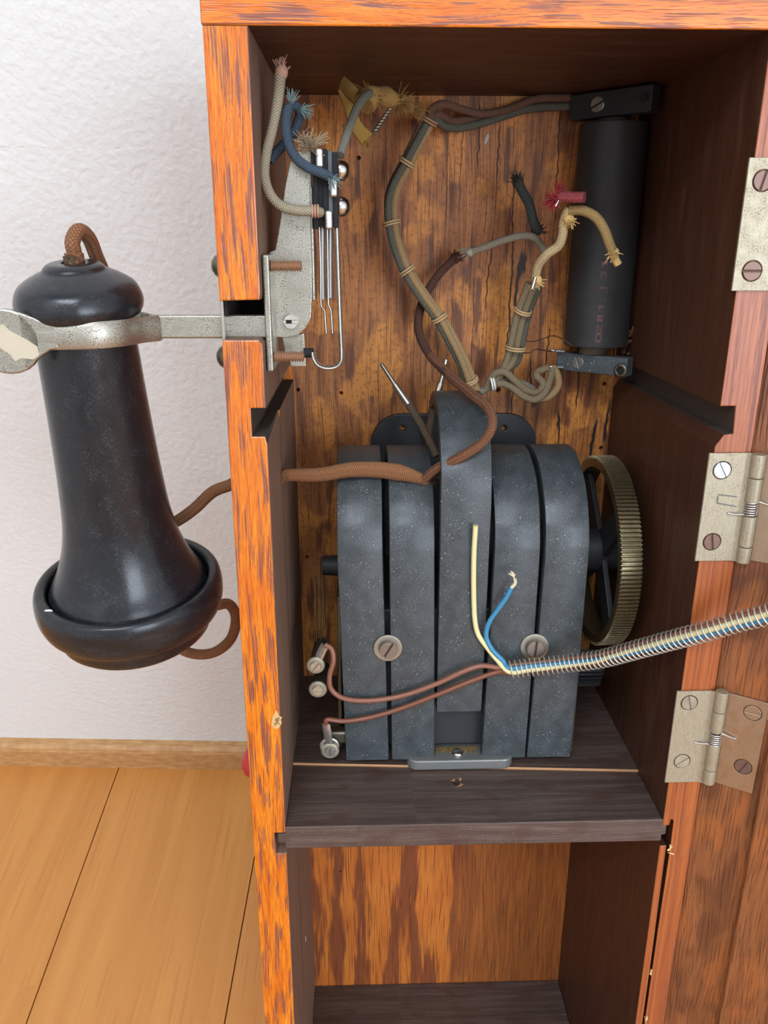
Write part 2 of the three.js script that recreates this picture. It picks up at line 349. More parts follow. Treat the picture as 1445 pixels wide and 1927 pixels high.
const hingeMetal = plated([158, 150, 128], [188, 180, 158], [122, 102, 74], 0.6, 0.5, 0.55);
const leafMetal = plated([166, 146, 124], [182, 162, 140], [142, 122, 100], 0.4, 0.36);
const darkNickel = plated([104, 98, 84], [134, 126, 108], [56, 48, 38], 0.7, 0.36);
const dullBrass = mat({ color: hex('#5d4c38'), metalness: 0.6, roughness: 0.5 });
const pinMetal = mat({ color: hex('#b5b0a2'), metalness: 0.9, roughness: 0.34 });
const gearMetal = plated([128, 116, 88], [164, 150, 116], [52, 45, 34], 0.6, 0.34);
const darkBrown = mat({ color: hex('#43372f'), roughness: 0.9, bumpMap: shelfTex.bump, bumpScale: 0.0003 });  // dark brown for the faces of the empty shelf rebate
const steel = mat({ color: hex('#c9c9c6'), metalness: 1, roughness: 0.22 });
const whiteScrew = mat({ color: hex('#b9c3c8'), metalness: 0.8, roughness: 0.3 });
const rustScrew = mat({ color: hex('#7d6459'), metalness: 0.6, roughness: 0.45, bumpMap: enamelTex.bump, bumpScale: 0.0001 });
const copper = mat({ color: hex('#b18a6c'), metalness: 0.5, roughness: 0.45 });
const brass = mat({ color: hex('#8d7a4a'), metalness: 0.8, roughness: 0.45 });
const slotBlack = mat({ color: hex('#141211'), roughness: 0.8 });  // black that stands in for shade inside slots and holes
const fibreBlack = mat({ color: hex('#26272a'), roughness: 0.6, bumpMap: enamelTex.bump, bumpScale: 0.0002 });
const fibreGrey = mat({ map: enamelTex.map, color: new THREE.Color().setRGB(1.5, 1.5, 1.5), roughness: 0.45 });
const dirt = mat({ color: hex('#7a6138'), roughness: 1 });
const fleckWhite = mat({ color: hex('#f0eee8'), roughness: 0.5 });
const redPaint = mat({ color: hex('#b3262c'), roughness: 0.35 });
// braided textile
const braidTex = surface(128, 128, 1, 1, (u, v) => {
  const a = Math.abs(((u * 4 + v * 4) % 1) - 0.5) * 2, b = Math.abs(((u * 4 - v * 4 + 8) % 1) - 0.5) * 2, k = (Math.floor(u * 4 + v * 4) + Math.floor(u * 4 - v * 4 + 8)) & 1, h = k ? a : b;
  const s = 165 + 90 * (1 - h); return [s, s, s, 1 - h, 0.9];
}, 'ch');
const weave = (ru, rv) => ['map', 'bump'].map((k) => { const t = braidTex[k].clone(); t.repeat.set(ru, rv); t.needsUpdate = true; return t; });
const [wMap, wBump] = weave(2, 4);
const cloth = (c, bump = 0.00025) => mat({ color: hex(c), map: wMap, bumpMap: wBump, bumpScale: bump, roughness: 0.95 });
const cordCloth = cloth('#a5704a', 0.0004), darkCord = cloth('#664334'), fadedCord = cloth('#8d735f', 0.0004);
const beige = cloth('#c2b598'), blueCloth = cloth('#4f5f70'), greyCloth = cloth('#97917f'), tan = cloth('#c4a070'), tanGrey = cloth('#a38f6e'), greenGrey = cloth('#727263'), mudBrown = cloth('#85604c'), paleCloth = cloth('#ecd09a'), redCloth = cloth('#c05b5d'), blackCloth = cloth('#565f5a'), umber = cloth('#6d5946');
const thread = mat({ color: hex('#c2a375'), roughness: 0.9 }), fuzz = mat({ color: hex('#9c7a44'), roughness: 1 }), greyFuzz = mat({ color: hex('#9a9482'), roughness: 1 }), pinkFuzz = mat({ color: hex('#b9907a'), roughness: 1 }), redFuzz = mat({ color: hex('#a8323c'), roughness: 1 }), darkFuzz = mat({ color: hex('#3c3a34'), roughness: 1 }), paleFuzz = mat({ color: hex('#d8b473'), roughness: 1 }), tealFuzz = mat({ color: hex('#7f9491'), roughness: 1 }), brownFuzz = mat({ color: hex('#4a2c20'), roughness: 1 });
const plastic = (c) => mat({ color: hex(c), roughness: 0.32 });
const fineCopper = mat({ color: hex('#5a4030'), metalness: 0.6, roughness: 0.5 });

// ---------------------------------------------------------------- the room
const W0 = -0.1844, RX0 = -1.15, RX1 = 2.5, RZ1 = 2.7, RH = 2.4, TH = 0.12;
const turnRoom = (o) => { o.rotation.y = ROOM; return o; };
function slabUV(g, s) { return boxUV(g, 'y', s, s); }
turnRoom(struct('wall_back', slabUV(new THREE.BoxGeometry(RX1 - RX0 + 2 * TH, RH, TH).translate((RX0 + RX1) / 2, RH / 2, W0 - TH / 2), 0.35), wallPaint, 'off-white textured wall behind the telephone box'));
turnRoom(struct('wall_left', new THREE.BoxGeometry(TH, RH, RZ1 - W0).translate(RX0 - TH / 2, RH / 2, (RZ1 + W0) / 2), roomPaint, 'plain off-white side wall of the room'));
turnRoom(struct('wall_right', new THREE.BoxGeometry(TH, RH, RZ1 - W0).translate(RX1 + TH / 2, RH / 2, (RZ1 + W0) / 2), roomPaint, 'plain off-white wall on the window side'));
{
  const s = rect(RX0 - TH, RX1 + TH, 0, RH), h = new THREE.Path();
  h.moveTo(WIN.x0, WIN.y0); h.lineTo(WIN.x0, WIN.y1); h.lineTo(WIN.x1, WIN.y1); h.lineTo(WIN.x1, WIN.y0); h.closePath(); s.holes.push(h);
  turnRoom(struct('wall_front', extXY(s, RZ1, RZ1 + TH), roomPaint, 'off-white wall with the window opening'));
  const f = [];
  for (const [x0, x1, y0, y1] of [[WIN.x0, WIN.x1, WIN.y0, WIN.y0 + 0.05], [WIN.x0, WIN.x1, WIN.y1 - 0.05, WIN.y1], [WIN.x0, WIN.x0 + 0.05, WIN.y0, WIN.y1], [WIN.x1 - 0.05, WIN.x1, WIN.y0, WIN.y1], [(WIN.x0 + WIN.x1) / 2 - 0.025, (WIN.x0 + WIN.x1) / 2 + 0.025, WIN.y0, WIN.y1]]) f.push(rbox(x0, x1, y0, y1, RZ1 + 0.04, RZ1 + 0.09, 0.004));
  const w = turnRoom(struct('window_1', merge(f), frameWhite, 'white two-light window frame'));
  for (const s2 of [0, 1]) { const xm = (WIN.x0 + WIN.x1) / 2, p = new THREE.Mesh(new THREE.BoxGeometry((WIN.x1 - WIN.x0) / 2 - 0.075, WIN.y1 - WIN.y0 - 0.1, 0.004).translate(xm + (s2 ? 1 : -1) * (WIN.x1 - WIN.x0) / 4, (WIN.y0 + WIN.y1) / 2, RZ1 + 0.065), glass); p.name = 'pane'; w.add(p); }
}
turnRoom(struct('ceiling', new THREE.BoxGeometry(RX1 - RX0 + 2 * TH, TH, RZ1 - W0 + 2 * TH).translate((RX0 + RX1) / 2, RH + TH / 2, (RZ1 + W0) / 2), roomPaint, 'plain white ceiling'));
{ // flat ceiling lamp: white tray and glowing diffuser
  const lamp = new THREE.Group(); lamp.name = 'ceiling_lamp'; lamp.position.copy(roomPoint(PANEL.x, PANEL.y, PANEL.z)); lamp.rotation.y = ROOM; lamp.userData = { label: 'flat white ceiling lamp with a glowing diffuser', category: 'lamp' }; scene.add(lamp);
  const tray = new THREE.Mesh(rbox(-PANEL.w / 2 - 0.02, PANEL.w / 2 + 0.02, 0, 0.03, -PANEL.d / 2 - 0.02, PANEL.d / 2 + 0.02, 0.004), frameWhite); tray.name = 'tray'; lamp.add(tray);
  const dif = new THREE.Mesh(rbox(-PANEL.w / 2, PANEL.w / 2, -0.008, 0, -PANEL.d / 2, PANEL.d / 2, 0.002), mat({ color: hex('#f4f4f2'), emissive: hex('#eef4f6'), emissiveIntensity: 1, roughness: 0.6 })); dif.name = 'diffuser'; lamp.add(dif);
}
// floor: a dark sub-floor and boards laid on it, one by one, running away from the wall
const subfloor = struct('floor', new THREE.BoxGeometry(RX1 - RX0 + 2 * TH, 0.05, RZ1 - W0 + 2 * TH).translate((RX0 + RX1) / 2, -0.041, (RZ1 + W0) / 2), mat({ color: hex('#6a4526'), roughness: 0.9 }), 'tan wooden floorboards');
turnRoom(subfloor);
{
  const PW = 0.1605, turn = THREE.MathUtils.degToRad(-3.7) - ROOM, first = -0.3185 - 0.17 * Math.tan(THREE.MathUtils.degToRad(3.7));
  for (let k = -6; k < 18; k++) {
    const x0 = first + k * PW, g = boxUV(rbox(x0 + 0.0004, x0 + PW - 0.0004, -0.016, 0, W0 - 0.06, RZ1 + 0.1, 0.0006, 1), 'z', 0.66, 1.32, k * 0.31, k * 0.17);
    const m = new THREE.Mesh(g, floorWood[(k + 30) % 3]); m.name = 'floorboard'; m.rotation.y = turn; m.castShadow = m.receiveShadow = true; subfloor.add(m);
  }
}
{ // baseboard: small timber strip with a rounded top edge
  const s = poly([[W0, 0], [W0 + 0.012, 0], [W0 + 0.012, 0.024], [W0 + 0.0105, 0.0285], [W0 + 0.007, 0.031], [W0, 0.032]]);
  const g = extYZ(s, RX0, RX1, 0.0002), p = plain(g), uv = [];
  for (let i = 0; i < p.attributes.position.count; i++) uv.push(p.attributes.position.getX(i) / 0.5, (p.attributes.position.getY(i) + p.attributes.position.getZ(i)) / 0.06);
  p.setAttribute('uv', new THREE.Float32BufferAttribute(uv, 2));
  turnRoom(struct('baseboard_back', p, baseWood, 'narrow tan wooden strip along the foot of the wall'));
}

// ---------------------------------------------------------------- the telephone box
const D = 0.1518, T = 0.0171, YB = -0.654, YE = -0.672, XI = 0.1, XO = XI + T, BK = 0.013;
const box = thing('telephone_box', 'open varnished oak telephone box leaning against the white wall', 'box', [0, YE, -D - BK]);
{
  const facing = (n, m) => n.z > 0.5 || (Math.abs(n.x) > 0.5 && Math.abs(m.x) > XO - 0.002) || (n.y > 0.5 && m.y > 0.017);   // outside faces are varnished
  // left side: rebates for the two shelves run its whole depth; the slot for the hook is open at the front
  const SL = [-0.1165, -0.1005], dA = [-0.1582, -0.1458], dB = [-0.3846, -0.3714], gx = -0.1064, gB = -0.1055;
  const inRebate = (n, m) => Math.abs(m.x) > XI + 0.0002 && Math.abs(m.x) < 0.109 && m.y > dA[0] - 0.0015 && m.y < dA[1] + 0.0005 && n.z < 0.5, sorted = (n, m) => (inRebate(n, m) ? 2 : facing(n, m));   // the empty shelf rebate takes a dark brown of its own
  const edge = (list) => poly(list);
  const upper = edge([[-XO, SL[1]], [-XI - 0.0004, SL[1] + 0.0004], [-XI, SL[1] + 0.003], [-XI, 0], [-XO, 0]]);
  const lowerPts = [[-XO, YE], [-XI, YE], [-XI, dB[0]], [gB, dB[0]], [gB - 0.0004, dB[1]], [-XI, dB[1]], [-XI, -0.162], [-XI - 0.0008, dA[0]], [gx, dA[0]], [gx, dA[1]], [-XI, dA[1]]];
  const lower = edge([...lowerPts, [-XI, SL[0] - 0.002], [-XI - 0.0015, SL[0]], [-XO + 0.001, SL[0]], [-XO, SL[0] - 0.001]]);
  const rear = edge([[-XO, YE], [-XI, YE], [-XI, dB[0]], [gB, dB[0]], [gB - 0.0004, dB[1]], [-XI, dB[1]], [-XI, dA[0]], [gx, dA[0]], [gx, dA[1]], [-XI, dA[1]], [-XI, 0], [-XO, 0]]);
  const left = merge([extXY(upper, -0.06, 0, 0.0007), extXY(lower, -0.06, 0, 0.0007), extXY(rear, -D - 0.0005, -0.0582), extXY(rect(-XO, -XI, YE, 0), -D - BK, -D - 0.0003)]);
  part('side_board', frontGroups(boxUV(left, 'y', 0.08, 0.7, 0.21, 0.72), sorted), [oak, dusty, darkBrown], box, 'left side with orange flecked front edge and hook slot');
  // right side: split along the grain below the shelf
  const right = edge([[XO, YE], [XO, 0], [XI, 0], [XI, dA[1]], [0.1068, dA[1]], [0.1075, dA[0]], [XI + 0.0035, dA[0] - 0.0005], [XI, dA[0] - 0.006], [XI, dB[1]], [0.1036, dB[1]], [0.1042, dB[1] + 0.004], [0.1056, dB[1] + 0.003], [0.1058, dB[0]], [0.1055, dB[0] - 0.06], [0.1055, YE + 0.006], [0.1043, YE + 0.006], [0.1041, dB[0] - 0.07], [0.1037, dB[0]], [XI, dB[0]], [XI, YE]]);
  part('side_board', frontGroups(boxUV(merge([extXY(right, -D - 0.001, 0, 0.0004), extXY(rect(XI, XO, YE, 0), -D - BK, -D - 0.0006)]), 'y', 0.08, 0.7, 0.37, 0.72), sorted), [redOak, inner, darkBrown], box, 'right side, split below the shelf');
  // top and bottom
  part('top_board', frontGroups(boxUV(rbox(-XO - 0.0005, XO + 0.001, 0, 0.018, -D - BK - 0.012, 0, 0.0009), 'x', 0.08, 0.7, 0.55, 0.25), facing), [oak, inner], box);
  part('bottom_board', boxUV(rbox(-XI, XI, YE, YB, -D, -0.001, 0.0006), 'x', 0.12, 0.24), shelfWood, box);
  // back board with nail holes
  const holes = [[-0.0586, -0.0321, -0.1518], [-0.0974, -0.1645, -0.1518], [-0.0707, -0.1666, -0.1518], [0.0277, -0.1653, -0.1518], [0.0959, -0.2031, -0.1518], [0.0942, -0.1616, -0.1518], [-0.0951, -0.2765, -0.1518], [-0.0775, -0.5382, -0.1518]].map((p, i) => [p[0], p[1], [0.0013, 0.0012, 0.0012, 0.0016, 0.0014, 0.0013, 0.0014, 0.0009][i]]);
  const bb = merge([extXY(rect(-XI, XI, YE, 0, holes), -D - 0.006, -D), new THREE.BoxGeometry(2 * XI, -YE, BK - 0.006).translate(0, YE / 2, -D - 0.006 - (BK - 0.006) / 2)]);
  { const g = plain(bb), p = g.attributes.position, uv = []; for (let i = 0; i < p.count; i++) uv.push((p.getX(i) + 0.11) / 0.22, (p.getY(i) + 0.69) / 0.7); g.setAttribute('uv', new THREE.Float32BufferAttribute(uv, 2)); part('back_board', g, backWood, box); }
  // shelf: front board with tongues in the rebates and a screw hole; rear board a little higher, its raw edge showing
  const hole = [-0.0056, -0.3675, -0.0335];
  const fs = poly([[-XI, 0], [XI, 0], [XI, -0.0405], [-XI, -0.0525]], [[hole[0], hole[2], 0.0034]]);
  const tongues = [rbox(-0.1043, -XI + 0.001, -0.3782, -0.3722, -0.05, -0.0004, 0.0005), rbox(XI - 0.001, 0.1028, -0.3782, -0.3716, -0.04, -0.0004, 0.0012)];
  part('shelf_board', boxUV(merge([extXZ(fs, -0.3815, -0.3675, 0.0006, 20), ...tongues]), 'x', 0.12, 0.24), shelfWood, box, 'dark dusty front shelf board with a splintered screw hole');
  const rs = poly([[-XI, -0.0528], [XI, -0.0408], [XI, -D], [-XI, -D]]);
  part('shelf_board', frontGroups(boxUV(extXZ(rs, -0.3815, -0.3663), 'x', 0.12, 0.24, 0.4, 0.3), (n) => n.z > 0.5), [rawWood, shelfWood], box);
  const chips = [];
  for (let i = 0; i < 7; i++) { const a = rr(0, 6.28), r = 0.0034 * rr(0.5, 1.15); chips.push(aim(new THREE.ConeGeometry(0.0007 * rr(0.6, 1.4), 0.004 * rr(0.6, 1.2), 5).rotateX(Math.PI / 2), [rr(-1, 1), rr(-0.1, 0.6), rr(-1, 1)], [hole[0] + r * Math.cos(a), -0.3672, hole[2] + r * Math.sin(a)])); }
  const splinters = part('splinters', merge(chips), rawWood, box); splinters.userData.kind = 'stuff';
  // chewed knot hole in the left edge
  const kp = [-0.1021, -0.3024, 0.0003];
  const torn = [[-0.0012, -0.0048], [0.0006, -0.0052], [0.0020, -0.0036], [0.0028, -0.0016], [0.0024, 0.0002], [0.0031, 0.0014], [0.0016, 0.0022], [0.0012, 0.0040], [0.0002, 0.0058], [-0.0006, 0.0036], [-0.0016, 0.0022], [-0.0020, -0.0004], [-0.0026, -0.0024]].map(([x, y]) => [kp[0] + x, kp[1] + y]);
  part('torn_patch', merge([extXY(poly(torn, [[kp[0] + 0.0005, kp[1] - 0.0001, 0.0010]]), -0.0002, 0.0004, 0.0001), ...[0, 1, 2, 3, 4, 5].map(() => aim(new THREE.ConeGeometry(0.0006, 0.0036, 5).rotateX(Math.PI / 2), [rr(-0.5, 0.5), rr(-1, 1), rr(0, 0.4)], [kp[0] + rr(-0.0012, 0.0014), kp[1] + rr(-0.0035, 0.0035), 0.0004]))]), mat({ color: hex('#cfa770'), roughness: 0.9, bumpMap: enamelTex.bump, bumpScale: 0.0004 }), box, 'pale torn wood around a nail hole');
  const f1 = [0.0140, -0.0221, -0.1515], f2 = [-0.0998, -0.5341, -0.0856];
  part('paint_fleck', new THREE.SphereGeometry(0.0016, 10, 8).scale(0.7, 1.9, 0.15).rotateZ(-0.3).translate(...f1), mat({ color: hex('#b9b4ae'), roughness: 0.7 }), box, 'grey-white fleck on the back board');
  part('paint_fleck', new THREE.SphereGeometry(0.0013, 10, 8).scale(0.15, 2.0, 0.8).translate(...f2), fleckWhite, box, 'white fleck on the lower left side');
  // pale splinters caught in the split of the right side
  const bits = [];
  for (const p of [[0.1059, -0.3879, 0.0005], [0.1050, -0.4727, 0.0005], [0.1062, -0.5091, 0.0005]]) for (let i = 0; i < 3; i++) bits.push(aim(new THREE.ConeGeometry(0.0006, 0.0042, 5).rotateX(Math.PI / 2), [rr(-0.3, 0.3), rr(-1, 1), rr(0, 0.3)], [p[0] + rr(-0.0004, 0.0004), p[1] + rr(-0.002, 0.002), 0]));
  const sp = part('splinters', merge(bits), mat({ color: hex('#e3c48c'), roughness: 0.9 }), box); sp.userData.kind = 'stuff';
}

// red knob on the outer left face of the box
{
  const p = [-0.1337, -0.3990, -0.1000], k = thing('red_knob', 'small red rounded knob peeping out behind the left edge of the box', 'knob', [-XO, p[1], -0.1]);
  part('cap', lathe([[0, 0.021], [0.004, 0.0205], [0.008, 0.018], [0.0098, 0.013], [0.0095, 0.006], [0.007, 0.003], [0.006, 0]], 32).scale(1, 1, 1.3).rotateZ(Math.PI / 2).translate(-XO, p[1], -0.1), redPaint, k);
}

// ---------------------------------------------------------------- the open door
const HX = 0.1192, HZ = 0.0032, DA = THREE.MathUtils.degToRad(33);
const dd = [Math.cos(DA), 0, Math.sin(DA)], dn = [-Math.sin(DA), 0, Math.cos(DA)];
const doorFrame = new THREE.Matrix4().makeBasis(V(dd), new THREE.Vector3(0, 1, 0), V(dn)).setPosition(HX, 0, HZ);   // x along the door from the hinge pin, z out of its inner face
const onDoor = (g) => g.applyMatrix4(doorFrame);
const door = thing('box_door', 'open wooden door of the telephone box, swung out to the right', 'door', [HX + 0.1, YE, HZ + 0.05]);
{
  const g = boxUV(rbox(-0.0046, 0.232, YE + 0.002, 0.012, -0.021, -0.004, 0.0012), 'y', 0.14, 0.7, 0.12, 0.1);
  part('door_stile', onDoor(g), doorWood, door);
  const r = boxUV(rbox(0.0243, 0.205, YE + 0.03, -0.012, -0.005, 0.0005, 0.0011), 'y', 0.14, 0.7, 0.62, 0.45);
  part('raised_panel', onDoor(r), doorWood, door);
}

// ---------------------------------------------------------------- hinges
function hinge(y0, y1, label, screws, bent) {
  const h = thing('door_hinge', label, 'hinge', [HX, y0, HZ], 'spring hinges of the box door');
  const ym = (y0 + y1) / 2, R = 0.0031;
  const uvM = (g) => boxUV(g, 'y', 0.05, 0.05, y0 * 7, y0 * 3);
  const leafA = part('leaf', uvM(merge([extXY(rect(0.0975, 0.1152, y0, y1, screws.filter((k) => !k[2]).map((k) => [k[0], k[1], 0.0043])), 0.0002, 0.0014, 0.0002, 24), extXZ(poly([[0.1145, 0.0002], [0.1172, 0.0012], [0.1172, 0.0026], [0.1145, 0.0014]]), y0, y1, 0.0002)])), hingeMetal, h, 'tarnished nickel leaf on the box edge');
  const pts = bent ? [[0.0028, y0 + 0.0006], [0.0208, y0 + 0.0006], [0.0214, y1 - 0.012], [0.0216, y1 - 0.0006], [0.0028, y1 - 0.0006]] : [[0.0028, y0 + 0.0006], [0.0212, y0 + 0.0006], [0.0214, y1 - 0.0006], [0.0028, y1 - 0.0006]];
  const lb = extXY(poly(pts, screws.filter((k) => k[2]).map((k) => [k[0], k[1], 0.0043])), -0.0038, -0.0026, 0.0002, 24);
  const extra = bent ? [extXY(poly([[0.0212, y1 - 0.010], [0.0216, y1 - 0.0008], [0.0245, y1 - 0.0035], [0.0225, y1 - 0.009]]), -0.0036, -0.0022, 0.0002)] : [];
  const leafB = part('leaf', onDoor(uvM(merge([lb, ...extra]))), leafMetal, h, 'smooth bronze-coloured leaf on the door');
  const q = (y1 - y0);
  for (const [a, b] of [[0, 0.21], [0.215, 0.43], [0.56, 0.845], [0.85, 1]]) part('knuckle', uvM(lathe([[0, 0], [R - 0.0004, 0], [R, 0.0004], [R, q * (b - a) - 0.0004], [R - 0.0004, q * (b - a)], [0, q * (b - a)]], 24).translate(HX, y1 - b * q + (bent ? 0.001 : 0), HZ)), hingeMetal, h);
  const coil = []; for (let i = 0; i <= 90; i++) { const t = i / 90, a = t * Math.PI * 2 * 5.5; coil.push([HX + 0.0027 * Math.cos(a), y1 - q * (0.435 + 0.12 * t) + 0.0004, HZ + 0.0027 * Math.sin(a)]); }
  const top = coil[0], bot = coil[coil.length - 1];
  part('torsion_spring', merge([tube(coil, 0.00048, { seg: 200, rad: 6 }), tube([bot, [HX - 0.003, bot[1], HZ], [HX - 0.0075, bot[1] - 0.0002, 0.0024], [HX - 0.0095, bot[1] + 0.0002, 0.0016]], 0.0005, { rad: 6 }), tube([top, [HX + 0.003, top[1], HZ + 0.001], V([0.0075, top[1] - 0.0012, -0.0016]).applyMatrix4(doorFrame).toArray(), V([0.0095, top[1] - 0.0014, -0.0022]).applyMatrix4(doorFrame).toArray()], 0.0005, { rad: 6 })]), steel, h);
  for (const [x, y, onB, a, m] of screws) {
    const g = screwHead(onB ? 0.0040 : 0.0039, 0.0011, 0.0008, a, 0.0002), s = onB ? onDoor(g.translate(x, y, -0.0036)) : g.translate(x, y, 0.0006);
    part('screw', s, m, onB ? leafB : leafA);
  }
  return leafA;
}
hinge(-0.0965, -0.0450, 'pale tarnished hinge with two brown screws, topmost of the three', [[0.1042, -0.0536, 0, 1.35, rustScrew], [0.1050, -0.0885, 0, 0, rustScrew], [0.014, -0.056, 1, 0.4, rustScrew], [0.014, -0.087, 1, 1.2, rustScrew]], false);
const midLeaf = hinge(-0.2190, -0.1668, 'middle spring hinge with one bright white screw and one brown screw', [[0.1043, -0.1748, 0, -1.05, whiteScrew], [0.1043, -0.2094, 0, -1.4, rustScrew], [0.015, -0.176, 1, 0.3, rustScrew], [0.015, -0.208, 1, 1.2, rustScrew]], false);
hinge(-0.3430, -0.2890, 'lowest spring hinge showing both leaves and four slotted screws', [[0.1044, -0.2956, 0, -1.3, nickel], [0.1049, -0.3301, 0, 0.62, hingeMetal], [0.0148, -0.297, 1, 0.0, leafMetal], [0.0146, -0.3285, 1, 1.15, rustScrew]], true);
// pencil strokes on the middle hinge
for (const [a, b] of [[[0.1042, -0.1904, 0.0015], [0.1129, -0.1920, 0.0015]], [[0.1042, -0.1863, 0.0015], [0.1127, -0.1874, 0.0015]], [[0.1040, -0.1871, 0.0015], [0.1040, -0.1902, 0.0015]]]) part('pencil_mark', rod(a, b, 0.00032, 0.00028, 6), mat({ color: hex('#6f736c'), roughness: 0.8 }), midLeaf);

// ---------------------------------------------------------------- receiver hanging on the hook
const RF = [-0.1774, -0.1224, -0.0120], RA = V([0.0069, -0.9877, -0.1564]).normalize();   // its axis hangs a little more plumb than the box
const onAxis = (s) => [RF[0] + RA.x * s, RF[1] + RA.y * s, RF[2] + RA.z * s];
const receiverTurn = new THREE.Quaternion().setFromUnitVectors(new THREE.Vector3(0, -1, 0), RA);
const turned = (prof, seg = 96) => fixLathe(lathe(prof.map(([r, s]) => [r, -s]), seg)).applyQuaternion(receiverTurn).translate(...RF);
function fixLathe(g) { g = g.clone(); const n = g.attributes.normal, p = g.attributes.position; let d = 0; for (let i = 0; i < p.count; i++) d += n.getX(i) * p.getX(i) + n.getZ(i) * p.getZ(i); if (d < 0) { for (let i = 0; i < n.count; i++) n.setXYZ(i, -n.getX(i), -n.getY(i), -n.getZ(i)); fixWinding(g); } return g; }
const spline = (pts, n = 60) => new THREE.SplineCurve(pts.map(([a, b]) => new THREE.Vector2(a, b))).getPoints(n).map((v) => [v.x, v.y]);
const receiver = thing('telephone_receiver', 'black bell-shaped telephone receiver hanging on the nickel hook', 'receiver', onAxis(0.147));
{
  const body = spline([[0.0206, -0.016], [0.0212, 0.0], [0.0218, 0.02], [0.0226, 0.04], [0.0236, 0.06], [0.0252, 0.08], [0.0280, 0.095], [0.0325, 0.108], [0.0365, 0.1155], [0.0385, 0.1195], [0.0388, 0.1215]], 90);
  part('handle', turned([...body, [0.0386, 0.123], [0, 0.123]]), shell, receiver);
  const cap = [[0.0042, -0.030], [0.0042, -0.0368], [0.0050, -0.0376], [0.0095, -0.0374], [0.0118, -0.0362], [0.0132, -0.0345], [0.0160, -0.0332], [0.0205, -0.0308], [0.0238, -0.0282], [0.0256, -0.0248], [0.0263, -0.0215], [0.0259, -0.0186], [0.0247, -0.0165], [0.0228, -0.0152], [0.0205, -0.0148], [0, -0.0148]];
  part('end_cap', turned([cap[0], cap[1], ...spline(cap.slice(2, 13), 60), ...cap.slice(13)]), shell, receiver);
  const ring = spline([[0.0392, 0.1225], [0.0394, 0.1185], [0.0402, 0.1168], [0.0425, 0.1160], [0.0446, 0.1170], [0.0458, 0.1205], [0.0461, 0.1250], [0.0457, 0.1300], [0.0440, 0.1348], [0.0412, 0.1375]], 60);
  part('ear_cap', turned([[0.0392, 0.128], ...ring, [0.0388, 0.1385], [0.0384, 0.1420], [0.0378, 0.1452], [0.0360, 0.1470], [0.030, 0.1470], [0.012, 0.143], [0, 0.143]]), shell, receiver);
  const fp = V([-0.2059, -0.2408, -0.0020]); const dAx = fp.clone().sub(V(RF)); const s = dAx.dot(RA), rad = dAx.addScaledVector(RA, -s).normalize();
  part('paint_fleck', new THREE.SphereGeometry(0.0013, 12, 8).scale(1.6, 0.5, 0.8).translate(...V(onAxis(0.1164)).addScaledVector(rad, 0.0418).toArray()), fleckWhite, receiver, 'white fleck on the rim');
}

